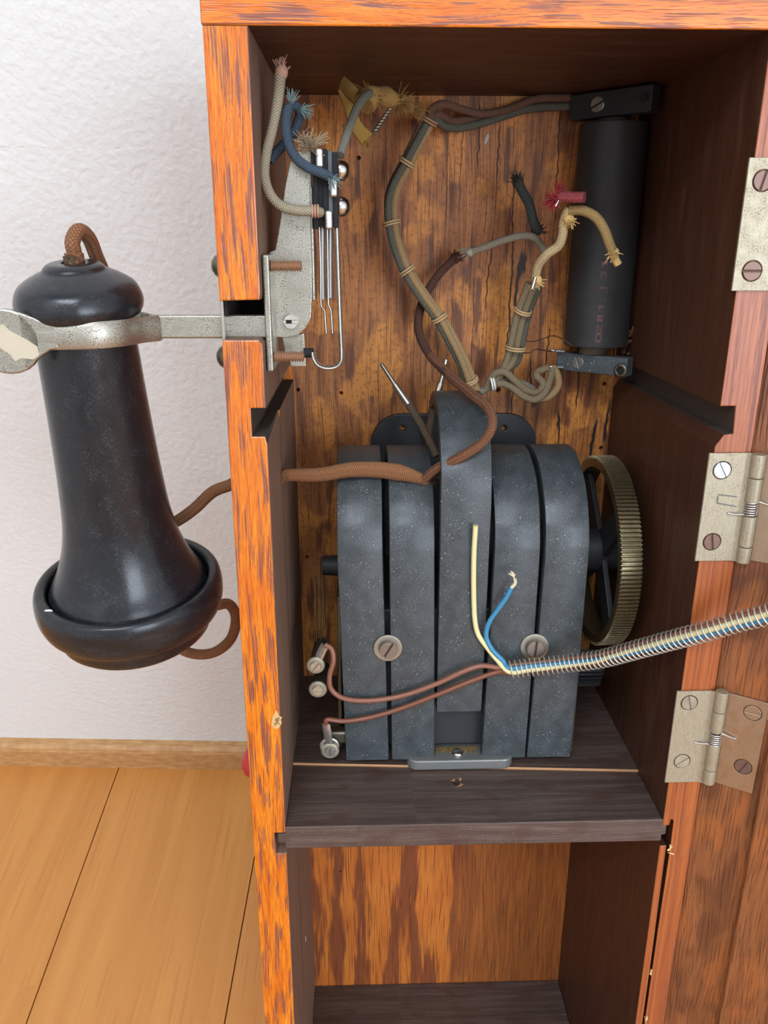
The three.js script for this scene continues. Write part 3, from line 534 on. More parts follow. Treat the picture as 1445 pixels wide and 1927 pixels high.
// ---------------------------------------------------------------- hook switch on the inner left side
const hook = thing('hook_switch', 'nickel hook switch with forked lever bolted to the left side of the box', 'switch', [-0.0985, -0.1325, -0.02]);
{
  const ZP = -0.029;   // face of the mounting plate
  // flange against the wood
  part('flange', boxUV(rbox(-0.0996, -0.0966, -0.1312, -0.0822, -0.034, -0.0075, 0.0009), 'y', 0.05, 0.05), nickel, hook);
  const Q = (px, py) => [px, py];
  const plate = [[-0.0985, -0.0815, -0.0290], [-0.0961, -0.0806, -0.0290], [-0.0945, -0.0739, -0.0290], [-0.0907, -0.0544, -0.0290], [-0.0883, -0.0450, -0.0290], [-0.0856, -0.0409, -0.0290], [-0.0788, -0.0400, -0.0290], [-0.0803, -0.1011, -0.0290], [-0.0810, -0.1100, -0.0290], [-0.0836, -0.1147, -0.0290], [-0.0873, -0.1178, -0.0290], [-0.0922, -0.1190, -0.0290], [-0.1002, -0.1185, -0.0290]].map((p) => [p[0], p[1]]);
  part('mounting_plate', boxUV(extXY(poly(plate), ZP - 0.002, ZP, 0.0004), 'y', 0.05, 0.05), nickel, hook);
  // folded right edge of the plate
  const e0 = [-0.0795, -0.0739, -0.0290], e1 = [-0.0803, -0.1025, -0.0290];
  part('folded_edge', boxUV(rbox(e0[0] - 0.0008, e0[0] + 0.0008, e1[1], e0[1] + 0.02, ZP - 0.014, ZP + 0.0002, 0.0007), 'y', 0.05, 0.05), nickel, hook);
  const pv = [-0.0902, -0.1116, -0.0290];
  const pin = part('pivot_pin', screwHead(0.0034, 0.0020, 0.0013, 0.0, 0.0003).translate(pv[0], pv[1], ZP - 0.0002), brightNickel, hook);
  part('slot', rbox(pv[0] - 0.0020, pv[0] + 0.0004, pv[1] - 0.0006, pv[1] + 0.0006, ZP, ZP + 0.0019, 0.0001), slotBlack, pin);  // black bar laid in the slot to stand for its shade
  // bolts through the wood, their copper-coloured threads inside and domed heads outside
  const h1 = [-0.1190, -0.0862, -0.0109], h2 = [-0.1190, -0.1241, -0.0070];
  for (const [hp, yz] of [[h1, [-0.0905, -0.0869, -0.0130]], [h2, [-0.0904, -0.1250, -0.0110]]]) {
    const z = yz[2], y = yz[1], len = 0.0132, x0 = -0.0966;
    const th = [[0, 0]]; for (let i = 0; i < 12; i++) { const s = i / 12 * len; th.push([0.0017, s], [0.0025, s + len / 36], [0.0025, s + len / 26], [0.0017, s + len / 14]); } th.push([0.0017, len], [0, len]);
    const b = part('bolt', lathe(th, 24).rotateZ(-Math.PI / 2).translate(x0, y, z), copper, hook, 'copper-coloured threaded bolt end');
    part('bolt_head', lathe([[0, 0.0046], [0.0022, 0.0042], [0.0042, 0.0028], [0.0053, 0.0006], [0.0053, 0]], 28).rotateZ(Math.PI / 2).translate(-XO - 0.0001, y, z), darkNickel, b);
  }
  // lever: bar through the slot, fork round the receiver neck
  const ya = -0.1121, ZA = -0.0125, hb = 0.0050, PO = 0.0262;
  const bar = rbox(-0.1505, -0.0985, ya - hb, ya + hb, ZA - 0.0016, ZA + 0.0016, 0.0010);
  // each prong is a bent flat strip swept round the neck
  const prong = (s) => {
    const mid = [[-0.146, 0.001], [-0.1525, 0.009], [-0.157, 0.0185], [-0.164, 0.0242], [-0.173, PO], [-0.181, PO], [-0.188, PO]].map(([x, z]) => [x, ya - 0.0006 - 0.0006 * (-0.146 - x) / 0.04, ZA + s * z]);
    return tube(mid, 0.0054, { seg: 40, rad: 24, flat: 0.3, sq: 0.45, up: [0, 1, 0], uvScale: 0.05 });
  };
  const paddle = (s) => { const c = [-0.2005, -0.1153, ZA + s * PO]; const pts = []; for (let k = 0; k <= 24; k++) { const a = k / 24 * Math.PI * 2; pts.push([c[0] + 0.0134 * Math.cos(a), c[1] + 0.0130 * Math.sin(a)]); } return extXY(poly(pts), c[2] - 0.0016, c[2] + 0.0016, 0.0008); };
  const web = (s) => extXY(poly([[-0.180, -0.1178], [-0.180, -0.1075], [-0.185, -0.1073], [-0.190, -0.1052], [-0.1945, -0.1036], [-0.1945, -0.1268], [-0.191, -0.1237], [-0.187, -0.1206], [-0.1835, -0.1186]]), ZA + s * PO - 0.0016, ZA + s * PO + 0.0016, 0.0006);
  const lever = part('lever', boxUV(merge([bar, prong(1), prong(-1), paddle(1), paddle(-1), web(1), web(-1)]), 'x', 0.05, 0.05), nickel, hook, 'worn nickel forked lever');
  const wp = [[-0.2039, -0.1087, 0.0155], [-0.2007, -0.1083, 0.0155], [-0.1984, -0.1108, 0.0155], [-0.1953, -0.1125, 0.0155], [-0.1918, -0.1146, 0.0155], [-0.1884, -0.1171, 0.0155], [-0.1880, -0.1205, 0.0155], [-0.1907, -0.1222, 0.0155], [-0.1953, -0.1217, 0.0155], [-0.1981, -0.1230, 0.0155], [-0.1994, -0.1204, 0.0155], [-0.2028, -0.1179, 0.0155], [-0.2056, -0.1166, 0.0155]].map((p) => [p[0], p[1]]);
  part('bare_patch', extXY(poly(wp), ZA + PO + 0.0014, ZA + PO + 0.0018), mat({ color: hex('#c2b8a2'), roughness: 0.95, bumpMap: enamelTex.bump, bumpScale: 0.0008 }), lever, 'pale corroded patch where plating has flaked off');
  part('escutcheon', rbox(-XO - 0.0006, -XO + 0.0008, -0.1175, -0.0995, -0.026, -0.0045, 0.0003), nickel, hook, 'thin plate in the slot');
  part('slot_shade_filler', merge([rbox(-0.1163, -0.1150, -0.1070, -0.1006, -0.0170, -0.0060, 0.0002), rbox(-0.1163, -0.1150, -0.1164, -0.1006, -0.0595, -0.0165, 0.0002), rbox(-0.1150, -0.1002, -0.1164, -0.1006, -0.0598, -0.0560, 0.0002)]), slotBlack, hook, 'added black pieces standing in for the shade in the slot');  // added pieces: stop side light and give the slot its dark inside
  // tail of the lever below the plate, with a black roller bearing on the loop spring
  const tail = [[-0.0948, -0.1183, -0.0310], [-0.0845, -0.1173, -0.0310], [-0.0840, -0.1324, -0.0310], [-0.0909, -0.1324, -0.0310], [-0.0936, -0.1255, -0.0310]].map((p) => [p[0], p[1]]);
  part('lever_tail', boxUV(extXY(poly(tail), -0.0335, -0.031, 0.0004), 'y', 0.05, 0.05), nickel, hook);
  const rp = [-0.0825, -0.1259, -0.0300]; part('roller', rod([rp[0] - 0.0022, rp[1], rp[2]], [rp[0] + 0.0022, rp[1], rp[2]], 0.0022), fibreBlack, hook);
  // spring pile: insulators and contact blades side by side
  const zs = -0.030, A = [-0.0784, -0.0399, -0.0300], B = [-0.0676, -0.0716, -0.0300], x0 = A[0], x1 = B[0], yT = A[1], yB = B[1];
  const w = (x1 - x0) / 5;
  for (let i = 0; i < 5; i++) part('insulator', rbox(x0 + i * w - 0.0001, x0 + (i + 1) * w - 0.0001, yB + rr(-0.0012, 0.0006), yT + rr(-0.0012, 0.0008), zs - 0.008, zs + 0.0045 - (i % 2 ? 0.0012 : 0), 0.0004), i === 3 ? fibreGrey : fibreBlack, hook);
  for (const p of [[-0.0752, -0.0436, -0.0235], [-0.0694, -0.0550, -0.0235], [-0.0717, -0.0681, -0.0235]]) part('solder_lug', rbox(p[0] - 0.0017, p[0] + 0.0015, p[1] - 0.0040, p[1] + 0.0038, p[2] - 0.006, p[2] + 0.0012, 0.0011).rotateZ(0), brightNickel, hook);
  for (const p of [[-0.0667, -0.0481, -0.0300], [-0.0667, -0.0627, -0.0300]]) { const g = lathe([[0.0042, 0], [0.0043, 0.0008], [0.0040, 0.0022], [0.0030, 0.0036], [0.0016, 0.0043], [0, 0.0045]], 28).rotateZ(-Math.PI / 2).translate(p[0] - 0.0004, p[1], zs - 0.0002); part('pile_screw', g, steel, hook); }
  const strip = (pts, wd = 0.0038, th = 0.0006) => tube(pts, wd, { rad: 12, flat: th / wd / 1.0, up: [0, 0, 1], seg: 60 });
  for (const list of [[[-0.0762, -0.0706, -0.0300], [-0.0761, -0.0874, -0.0300], [-0.0763, -0.1016, -0.0300], [-0.0761, -0.1047, -0.0300], [-0.0747, -0.1068, -0.0300], [-0.0745, -0.1106, -0.0300], [-0.0742, -0.1168, -0.0300]], [[-0.0727, -0.0706, -0.0300], [-0.0728, -0.0874, -0.0300], [-0.0729, -0.1016, -0.0300], [-0.0727, -0.1044, -0.0300], [-0.0718, -0.1066, -0.0300], [-0.0716, -0.1106, -0.0300], [-0.0713, -0.1168, -0.0300]]]) part('contact_blade', strip(list, 0.0026, 0.0006), brightNickel, hook);
  for (const list of [[[-0.0748, -0.0705, -0.0310], [-0.0752, -0.0874, -0.0310], [-0.0753, -0.1017, -0.0310]], [[-0.0713, -0.0705, -0.0310], [-0.0717, -0.0874, -0.0310], [-0.0719, -0.1012, -0.0310]]]) part('stiffener', strip(list, 0.0030, 0.0011), mat({ color: hex('#a3a5a3'), metalness: 0.7, roughness: 0.45 }), hook);
  part('loop_spring', strip([[-0.0685, -0.0705, -0.0300], [-0.0681, -0.0919, -0.0300], [-0.0676, -0.1153, -0.0300], [-0.0673, -0.1269, -0.0300], [-0.0681, -0.1304, -0.0300], [-0.0708, -0.1323, -0.0300], [-0.0750, -0.1325, -0.0300], [-0.0784, -0.1311, -0.0300], [-0.0803, -0.1281, -0.0300], [-0.0807, -0.1252, -0.0300]], 0.0042, 0.0011), brightNickel, hook, 'long nickel spring curled into a U at its foot');
}

// ---------------------------------------------------------------- receiver cord
const cord = thing('receiver_cord', 'brown braided cord looping from the receiver into the box', 'cord', [-0.14, -0.30, -0.075]);
{
  const top = onAxis(-0.036);
  const outer = [onAxis(-0.034), [-0.1773, -0.0821, -0.0085], [-0.1774, -0.0773, -0.0080], [-0.1756, -0.0729, -0.0120], [-0.1745, -0.0754, -0.0200], [-0.1746, -0.0828, -0.0280], [-0.1757, -0.0971, -0.0420], [-0.1779, -0.1378, -0.0520], [-0.1872, -0.1967, -0.0680], [-0.1942, -0.2537, -0.0880], [-0.1812, -0.2978, -0.0940], [-0.1676, -0.3128, -0.0920], [-0.1509, -0.3130, -0.0880], [-0.1378, -0.3022, -0.0840], [-0.1329, -0.2872, -0.0820], [-0.1366, -0.2776, -0.0820], [-0.1479, -0.2794, -0.0840], [-0.1677, -0.2758, -0.0840], [-0.1771, -0.2489, -0.0760], [-0.1712, -0.2262, -0.0660], [-0.1578, -0.2187, -0.0600], [-0.1466, -0.2103, -0.0560], [-0.1359, -0.2004, -0.0540], [-0.1254, -0.1956, -0.0520], [-0.118, -0.1905, -0.05], [-0.1, -0.1925, -0.05]];
  part('braid', tube(outer, 0.0031, { rad: 14, seg: 420, uvScale: 0.02 }), cordCloth, cord);
  part('cord_clamp', tube([onAxis(-0.0375), [-0.1775, -0.0840, -0.0085], [-0.1775, -0.0817, -0.0085]], 0.0039, { rad: 14 }), cordCloth, cord);
  for (const d of [-0.0013, 0.0013]) part('conductor', tube([[top[0] + d, top[1] - 0.008, top[2]], [top[0] + d - 0.001, top[1] + 0.004, top[2] + 0.001]], 0.0013, { rad: 8 }), umber, cord);
  // inside: flat twin braid up to the fork of the two tails
  const inside = [[-0.1, -0.1925, -0.05], [-0.0972, -0.1921, -0.0560], [-0.0809, -0.1931, -0.0600], [-0.0642, -0.1914, -0.0630], [-0.0501, -0.1918, -0.0640], [-0.0374, -0.1937, -0.0640], [-0.0275, -0.1966, -0.0635], [-0.0230, -0.1982, -0.0630]];
  part('braid', tube(inside, (t) => 0.0044 * (t < 0.25 ? mix(0.72, 0.9, t / 0.25) : t > 0.8 ? mix(1.12, 0.62, (t - 0.8) / 0.2) : mix(0.9, 1.12, (t - 0.25) / 0.55)), { rad: 18, flat: 0.6, up: [0, 1, 0.25], seg: 140 }), cloth('#b27a50', 0.0005), cord, 'flat twin braid crossing the magnets');
  const tailPts = [[-0.0247, -0.1960, -0.0625], [-0.0184, -0.1889, -0.0570], [-0.0068, -0.1811, -0.0510], [0.0032, -0.1738, -0.0505], [0.0079, -0.1654, -0.0520], [0.0067, -0.1582, -0.0600], [-0.0004, -0.1534, -0.0760], [-0.0095, -0.1473, -0.0980], [-0.0185, -0.1392, -0.1160], [-0.0240, -0.1290, -0.1260], [-0.0244, -0.1187, -0.1320], [-0.0206, -0.1069, -0.1350], [-0.0126, -0.0952, -0.1380], [-0.0033, -0.0864, -0.1400]];
  const nT = tailPts.length;
  part('tail', tube(tailPts.slice(0, 9), 0.0028, { rad: 12, flat: 0.9, seg: 160 }), cloth('#9c6748', 0.0005), cord);
  part('tail', tube(tailPts.slice(7), 0.0025, { rad: 12, seg: 130 }), darkCord, cord, 'darker end of the tail');
  const end = tailPts[nT - 1]; part('frayed_end', merge([frayed(end, [0.7, 0.7, 0.2], 46, 0.006, 0.0004, 1.1), new THREE.IcosahedronGeometry(0.0032, 2).translate(...end)]), brownFuzz, cord);
  part('tail', tube([[-0.0275, -0.1977, -0.0635], [-0.0227, -0.1994, -0.0660], [-0.0187, -0.2012, -0.0720], [-0.0139, -0.2039, -0.0850]], 0.0023, { rad: 10 }), fadedCord, cord, 'pale stub going behind the middle magnet');
}
// two old cord ends with metal pins
function pinWire(a, b, c, rest, label) {
  const t = thing('pin_tipped_wire', label, 'wire', rest[rest.length - 1], 'pin-tipped wires behind the magnets');
  part('cloth_cover', tube([c, ...rest], 0.0022, { rad: 10 }), umber, t);
  part('ferrule', rod(c, b, 0.0022, 0.0020, 18), pinMetal, t);
  const tip = V(a), dir = tip.clone().sub(V(b)).normalize();
  part('pin', merge([rod(b, a, 0.00125, 0.0012, 14), new THREE.SphereGeometry(0.0012, 12, 8).translate(...a)]), pinMetal, t);
}
pinWire([-0.0463, -0.1437, -0.1120], [-0.0392, -0.1539, -0.1060], [-0.0317, -0.1640, -0.1000], [[-0.0257, -0.1730, -0.0940], [-0.0212, -0.1810, -0.0890], [-0.0167, -0.1898, -0.0840]], 'brown cloth wire with slanted metal pin, left of the pair');
pinWire([-0.0086, -0.1429, -0.1250], [-0.0120, -0.1561, -0.1220], [-0.0161, -0.1690, -0.1190], [[-0.0174, -0.1765, -0.1170], [-0.0190, -0.1840, -0.1150], [-0.0184, -0.1945, -0.1120]], 'brown cloth wire whose pin stands upright beside the middle magnet');

// ---------------------------------------------------------------- magneto generator
const gen = thing('magneto_generator', 'black magneto generator with five horseshoe magnets standing on the shelf', 'generator', [-0.004, -0.3663, -0.0975]);
{
  const ZF = -0.047, ZB = -0.147, TK = 0.0085, zc = (ZF + ZB) / 2, Ro = (ZF - ZB) / 2, Ri = Ro - TK, YC = -0.238;
  const horseshoe = (yb, yc) => {
    const s = [];
    s.push([ZF - 0.0006, yb], [ZF + 0.0006, (yb * 2 + yc) / 3], [ZF + 0.0006, (yb + 2 * yc) / 3]);
    for (let k = 0; k <= 28; k++) { const a = k / 28 * Math.PI; s.push([zc + Ro * Math.cos(a), yc + Ro * Math.sin(a) * 1.0]); }
    s.push([ZB, yb], [ZB + TK, yb]);
    for (let k = 28; k >= 0; k--) { const a = k / 28 * Math.PI; s.push([zc + Ri * Math.cos(a), yc + Ri * Math.sin(a)]); }
    s.push([ZF - TK, yb]);
    return poly(s);
  };
  // [left, right] at the foot and at the bend, and how far the magnet is pushed up
  const mags = [[-0.0688, -0.0440, -0.0717, -0.0478, 0, 'leftmost magnet, leaning a little outward'], [-0.0424, -0.0176, -0.0442, -0.0203, 0, 'second magnet from the left'], [-0.0172, 0.0085, -0.0177, 0.0087, 0.0315, 'middle magnet, set higher than the others'], [0.0097, 0.0353, 0.0116, 0.0358, 0, 'second magnet from the right'], [0.0362, 0.0618, 0.0386, 0.0620, 0, 'rightmost magnet, next to the gear wheel']];
  mags.forEach(([a0, a1, b0, b1, up, label], i) => {
    const yb = -0.3615 + up, yc = YC + up, g = boxUV(extYZ(horseshoe(yb, yc), 0, 1, 0.0), 'y', 0.12, 0.12, i * 0.23, i * 0.31), p = g.attributes.position;
    // taper between foot and bend, with a small rounding of the long edges
    const round = plain(extYZ(horseshoe(yb, yc), -0.0125, 0.0125, 0.0009)), q = round.attributes.position;
    for (let k = 0; k < q.count; k++) {
      const y = q.getY(k), t = clamp((y - yb) / (yc - yb)), l = mix(a0, b0, t), r = mix(a1, b1, t);
      q.setX(k, mix(l, r, (q.getX(k) + 0.0125) / 0.025));
    }
    const m = boxUV(round, 'y', 0.12, 0.12, i * 0.23, i * 0.31); const soft = toCreasedNormals(m, 0.6);
    part('horseshoe_magnet', soft, enamel, gen, label);
  });
  // back plate with two screw ears
  const eL = [-0.0326, -0.1882, -0.1480], eR = [0.0316, -0.1886, -0.1480];
  part('back_plate', extXY(roundRect(-0.0525, 0.0525, -0.34, -0.1795, 0.019, [[eL[0], eL[1], 0.0019], [eR[0], eR[1], 0.0019]]), -0.1512, -0.1475, 0.0005, 20), blackIron, gen, 'black back plate with two screw holes');
  // pole block, end plates and foot
  part('pole_block', rbox(-0.062, 0.058, -0.358, -0.27, -0.138, -0.0565, 0.001), blackIron, gen);
  part('end_plate', boxUV(rbox(-0.0660, -0.0625, -0.3615, -0.262, -0.146, -0.0480, 0.001), 'y', 0.05, 0.05), darkNickel, gen);
  part('end_plate', boxUV(rbox(0.0622, 0.0642, -0.3615, -0.290, -0.146, -0.052, 0.001), 'y', 0.05, 0.05), darkNickel, gen);
  const fl = [-0.0330, -0.3615, -0.0461], fr = [0.0266, -0.3615, -0.0444];
  part('foot', merge([extXZ(roundRect(-0.0335, 0.0278, -0.145, -0.0435, 0.006), -0.3663, -0.3600, 0.0008)]), mat({ color: hex('#8b8c89'), metalness: 0.5, roughness: 0.4, bumpMap: enamelTex.bump, bumpScale: 0.0002 }), gen, 'grey metal foot plate with rounded corners');
  const rv = [-0.0039, -0.3600, -0.0502]; part('rivet', lathe([[0.0033, 0], [0.0033, 0.0010], [0.0026, 0.0019], [0, 0.0022]], 24).translate(rv[0], -0.3600, rv[2]), steel, gen);
  const dust = []; for (let i = 0; i < 150; i++) dust.push(new THREE.IcosahedronGeometry(rr(0.0003, 0.0011), 0).scale(1, 0.6, 1).translate(rr(-0.0165, 0.0085), -0.3597, -0.0555 + rr(-0.001, 0.0065) * rnd()));
  part('debris', merge(dust), dirt, gen, 'rusty brown dirt under the middle magnet').userData.kind = 'stuff';
  // clamp screws with washers
  for (const [wp, a] of [[[-0.0449, -0.2881, -0.0455], 1.05], [[0.0359, -0.2886, -0.0455], 1.5]]) {
    const ws = part('washer', lathe([[0.0036, 0], [0.0036, 0.0011], [0.0076, 0.0011], [0.0080, 0.0007], [0.0080, 0]], 40).rotateX(Math.PI / 2).translate(wp[0], wp[1], -0.0463), nickel, gen);
    part('screw', screwHead(0.0048, 0.0032, 0.0010, a, 0.0003).translate(wp[0], wp[1], -0.0455), mat({ color: hex('#8d7f74'), metalness: 0.7, roughness: 0.42, bumpMap: enamelTex.bump, bumpScale: 0.0001 }), ws);
  }
  // crank gear
  const gy = -0.2535, gz = -0.1015, GR = 0.0570, NT = 144, x0 = 0.0798, x1 = 0.0913;
  const rimShape = () => { const s = []; for (let i = 0; i < NT; i++) for (const [f, r] of [[0, GR - 0.0017], [0.22, GR - 0.0017], [0.40, GR], [0.78, GR], [0.97, GR - 0.0017]]) { const a = (i + f) / NT * Math.PI * 2; s.push([gz + r * Math.cos(a), gy + r * Math.sin(a)]); } return poly(s, [[gz, gy, GR - 0.0068]]); };
  const rim = part('gear_wheel', boxUV(extYZ(rimShape(), x0, x1, 0.00025, 72), 'x', 0.05, 0.05), gearMetal, gen, 'brassy toothed rim of the large gear wheel');
  for (let k = 0; k < 4; k++) { const a = 0.75 + k * Math.PI / 2, c = Math.cos(a), s = Math.sin(a), w0 = 0.0085, w1 = 0.0058, r0 = 0.010, r1 = GR - 0.0055; part('gear_spoke', extYZ(poly([[gz + r0 * c - w0 * s, gy + r0 * s + w0 * c], [gz + r0 * c + w0 * s, gy + r0 * s - w0 * c], [gz + r1 * c + w1 * s, gy + r1 * s - w1 * c], [gz + r1 * c - w1 * s, gy + r1 * s + w1 * c]]), x0 + 0.003, x0 + 0.0062, 0.0006), blackIron, rim); }
  part('gear_hub', rod([0.0655, gy, gz], [x1 + 0.004, gy, gz], 0.0135, 0.0125, 36), blackIron, rim);
  // pinion
  const py0 = -0.3265, pz0 = -0.0885, PR = 0.0112, PN = 26, ps = []; for (let i = 0; i < PN; i++) for (const [f, r] of [[0, PR - 0.002], [0.25, PR - 0.002], [0.42, PR], [0.78, PR], [0.96, PR - 0.002]]) { const a = (i + f) / PN * Math.PI * 2; ps.push([pz0 + r * Math.cos(a), py0 + r * Math.sin(a)]); }
  const pinion = part('pinion', extYZ(poly(ps), 0.0665, 0.0860, 0.0003), blackIron, gen);
  part('pinion_shaft', rod([0.062, py0, pz0], [0.0885, py0, pz0], 0.006, 0.006, 24), blackIron, pinion);
  // terminal posts on the left, contact blades behind them
  const post = (p, back, screwA, m) => {
    const b = part('terminal_post', rod([p[0] + 0.0022, p[1] + 0.0008, p[2] - back], [p[0], p[1], p[2]], 0.0042, 0.0040, 22), darkNickel, gen);
    part('washer', lathe([[0, 0], [0.0050, 0], [0.0053, 0.0005], [0.0046, 0.0016], [0.0036, 0.0013], [0, 0.0013]], 30).rotateX(Math.PI / 2).translate(p[0], p[1], p[2]), hingeMetal, b);
    part('screw', screwHead(0.0030, 0.0012, 0.0007, screwA, 0.0011).translate(p[0], p[1], p[2] + 0.0010), m, b);
  };
  post([-0.0849, -0.3002, -0.0500], 0.022, 0.9, brightNickel); post([-0.0842, -0.3166, -0.0520], 0.022, 0.05, brightNickel); post([-0.0778, -0.3516, -0.0440], 0.012, 1.45, nickel);
  const lug = (pts) => tube(pts, 0.0026, { rad: 10, flat: 0.28, up: [1, 0, 0.3], seg: 20 });
  part('terminal_lug', lug([[-0.0830, -0.2959, -0.0500], [-0.0811, -0.2910, -0.0495], [-0.0792, -0.2875, -0.0490]]), brightNickel, gen);
  part('terminal_lug', merge([lug([[-0.0785, -0.3463, -0.0430], [-0.0789, -0.3393, -0.0420], [-0.0797, -0.3330, -0.0420]]), new THREE.TorusGeometry(0.0046, 0.0011, 8, 28).scale(1, 1, 0.5).translate(...[-0.0780, -0.3485, -0.0432])]), brightNickel, gen);
  for (const [a, b] of [[[-0.0856, -0.2613, -0.0850], [-0.0853, -0.2969, -0.0720]], [[-0.0829, -0.2504, -0.0850], [-0.0831, -0.2970, -0.0720]], [[-0.0810, -0.2620, -0.0850], [-0.0803, -0.2896, -0.0750]]]) part('contact_blade', tube([a, [(a[0] + b[0]) / 2, (a[1] + b[1]) / 2, (a[2] + b[2]) / 2], b], 0.0030, { rad: 10, flat: 0.14, up: [0, 0, 1], seg: 16 }), darkNickel, gen);
  const kn = [-0.0786, -0.2592, -0.0950]; part('cam_knob', rod([-0.0665, kn[1], kn[2]], [-0.082, kn[1], kn[2]], 0.0065, 0.0058, 24), blackIron, gen);
  part('bracket', extYZ(poly([[-0.13, -0.3615], [-0.062, -0.3615], [-0.062, -0.345], [-0.075, -0.300], [-0.085, -0.275], [-0.12, -0.270]]), -0.0735, -0.0712, 0.0005), dullBrass, gen);
  part('bracket', rbox(-0.0790, -0.0655, -0.353, -0.3445, -0.058, -0.0505, 0.002), darkNickel, gen);
}

// ---------------------------------------------------------------- induction coil in the upper right corner
const coilCanvas = document.createElement('canvas'); coilCanvas.width = 2048; coilCanvas.height = 1024;
{
  const c = coilCanvas.getContext('2d'); c.fillStyle = '#2b2c2d'; c.fillRect(0, 0, 2048, 1024);
  for (let i = 0; i < 2600; i++) { const g = 34 + rnd() * 26 | 0; c.fillStyle = `rgba(${g + 4},${g + 2},${g},0.35)`; c.fillRect(rnd() * 2048, rnd() * 1024, 2 + rnd() * 26, 1 + rnd() * 3); }
  for (let i = 0; i < 900; i++) { c.fillStyle = `rgba(112,96,74,${0.08 + rnd() * 0.25})`; const t = rnd(); c.fillRect(rnd() * 2048, 1024 - t * t * 60, 3 + rnd() * 9, 2 + rnd() * 6); }
  c.save(); c.translate(985, 1005); c.rotate(-Math.PI / 2); c.font = 'bold 80px sans-serif'; c.fillStyle = 'rgba(158,92,84,0.75)';
  'O281;J31'.split('').forEach((ch, i) => { c.globalAlpha = [0.75, 0.55, 0.8, 0.7, 0.4, 0.55, 0.6, 0.95][i]; c.fillText(ch, i * 51, 0); }); c.restore();
  for (let i = 0; i < 500; i++) { c.fillStyle = `rgba(43,44,45,${0.4 * rnd()})`; c.fillRect(900 + rnd() * 160, 380 + rnd() * 620, 2 + rnd() * 8, 2 + rnd() * 8); }
}
const coilTex = new THREE.CanvasTexture(coilCanvas); coilTex.colorSpace = THREE.SRGBColorSpace; coilTex.wrapS = THREE.RepeatWrapping;
{
  const cx = 0.0806, cz = -0.1322, R = 0.0184, yT = -0.0170, yB = -0.1345;
  const t = thing('induction_coil', 'black tubular coil with faded red number, in the upper right corner', 'coil', [cx, -0.1545, -0.14]);
  part('winding', (() => { const g = new THREE.CylinderGeometry(R, R, yT - yB, 64, 1, true); const p = g.attributes.position, u = g.attributes.uv; for (let i = 0; i < p.count; i++) { let a = Math.atan2(p.getX(i), p.getZ(i)) / (2 * Math.PI) + 0.5; u.setX(i, u.getX(i)); } return g.rotateY(Math.PI).translate(cx, (yT + yB) / 2, cz); })(), mat({ map: coilTex, roughness: 0.55, bumpMap: enamelTex.bump, bumpScale: 0.0001 }), t, 'black paper winding cover with a worn red number');
  for (const [y, s] of [[yT, 1], [yB, -1]]) part('end_disc', new THREE.CylinderGeometry(R - 0.0003, R - 0.0003, 0.0012, 48).translate(cx, y - s * 0.0002, cz), fibreBlack, t);
  part('core', rod([cx, yB, cz], [cx - 0.001, yB - 0.009, cz], 0.0085, 0.0085, 24), mat({ color: hex('#6d6250'), roughness: 0.7 }), t);
  part('core', rod([cx, yT, cz], [cx, yT + 0.006, cz], 0.0085, 0.0085, 24), mat({ color: hex('#4d463a'), roughness: 0.7 }), t);
  // end blocks: bars standing out from the back at a slant
  const bar = (A, B, h, m) => { const d = V(B).sub(V(A)), L = d.length(), g = new RoundedBoxGeometry(L, h, 0.0085, 2, 0.0006); g.rotateY(-Math.atan2(d.z, d.x)).translate((A[0] + B[0]) / 2, (A[1] + B[1]) / 2, (A[2] + B[2]) / 2); return part('end_block', boxUV(g, 'y', 0.12, 0.12), m, t); };
  const lA = [0.0624, -0.1437, -0.1380], lB = [0.0959, -0.1469, -0.1080]; const by = (lA[1] + lB[1]) / 2;
  const lowBlock = bar([lA[0], by, lA[2] - 0.004], [lB[0], by, lB[2] - 0.004], 0.0105, fibreGrey);
  const uA = [0.0605, -0.0088, -0.1380], uB = [0.0936, -0.0066, -0.1020]; const uy = (uA[1] + uB[1]) / 2;
  const topBlock = bar([uA[0], uy, uA[2] - 0.004], [uB[0], uy, uB[2] - 0.004], 0.0125, fibreBlack);
  const nrm = V([-(lB[2] - lA[2]), 0, lB[0] - lA[0]]).normalize().toArray();
  part('screw', aim(screwHead(0.0036, 0.0014, 0.0009, -1.15, 0.0010), nrm, [0.0711, -0.1451, -0.1300]), brightNickel, lowBlock);
  part('screw', aim(screwHead(0.0040, 0.0014, 0.0009, 0.4, 0.0010), nrm, [0.0699, -0.0077, -0.1270]), brightNickel, topBlock);
  part('eyelet', aim(lathe([[0.0020, -0.004], [0.0020, 0.0008], [0.0026, 0.0012], [0.0038, 0.0010], [0.0040, 0]], 28).rotateX(Math.PI / 2), nrm, [0.0896, -0.1466, -0.1085]), darkNickel, lowBlock);
  part('eyelet', aim(new THREE.CylinderGeometry(0.0019, 0.0019, 0.0008, 20).rotateX(Math.PI / 2), nrm, [0.0896, -0.1466, -0.1085]), slotBlack, lowBlock);  // black disc standing in for the dark bore of the eyelet
  part('eyelet', aim(new THREE.CylinderGeometry(0.0022, 0.0022, 0.0008, 20).rotateX(Math.PI / 2), nrm, [0.0866, -0.0074, -0.1045]), slotBlack, topBlock);  // black disc in place of a hole, its shade put into colour
  // solder tags at the left end of the lower block and fine winding wires
  for (const p of [[0.0560, -0.1387, -0.1340], [0.0560, -0.1482, -0.1340]]) part('solder_tag', merge([new THREE.IcosahedronGeometry(0.0016, 1).scale(1.3, 0.7, 0.8).translate(...p), rod(p, [p[0] + 0.007, p[1] - 0.0005, p[2] - 0.001], 0.0009)]), brightNickel, t);
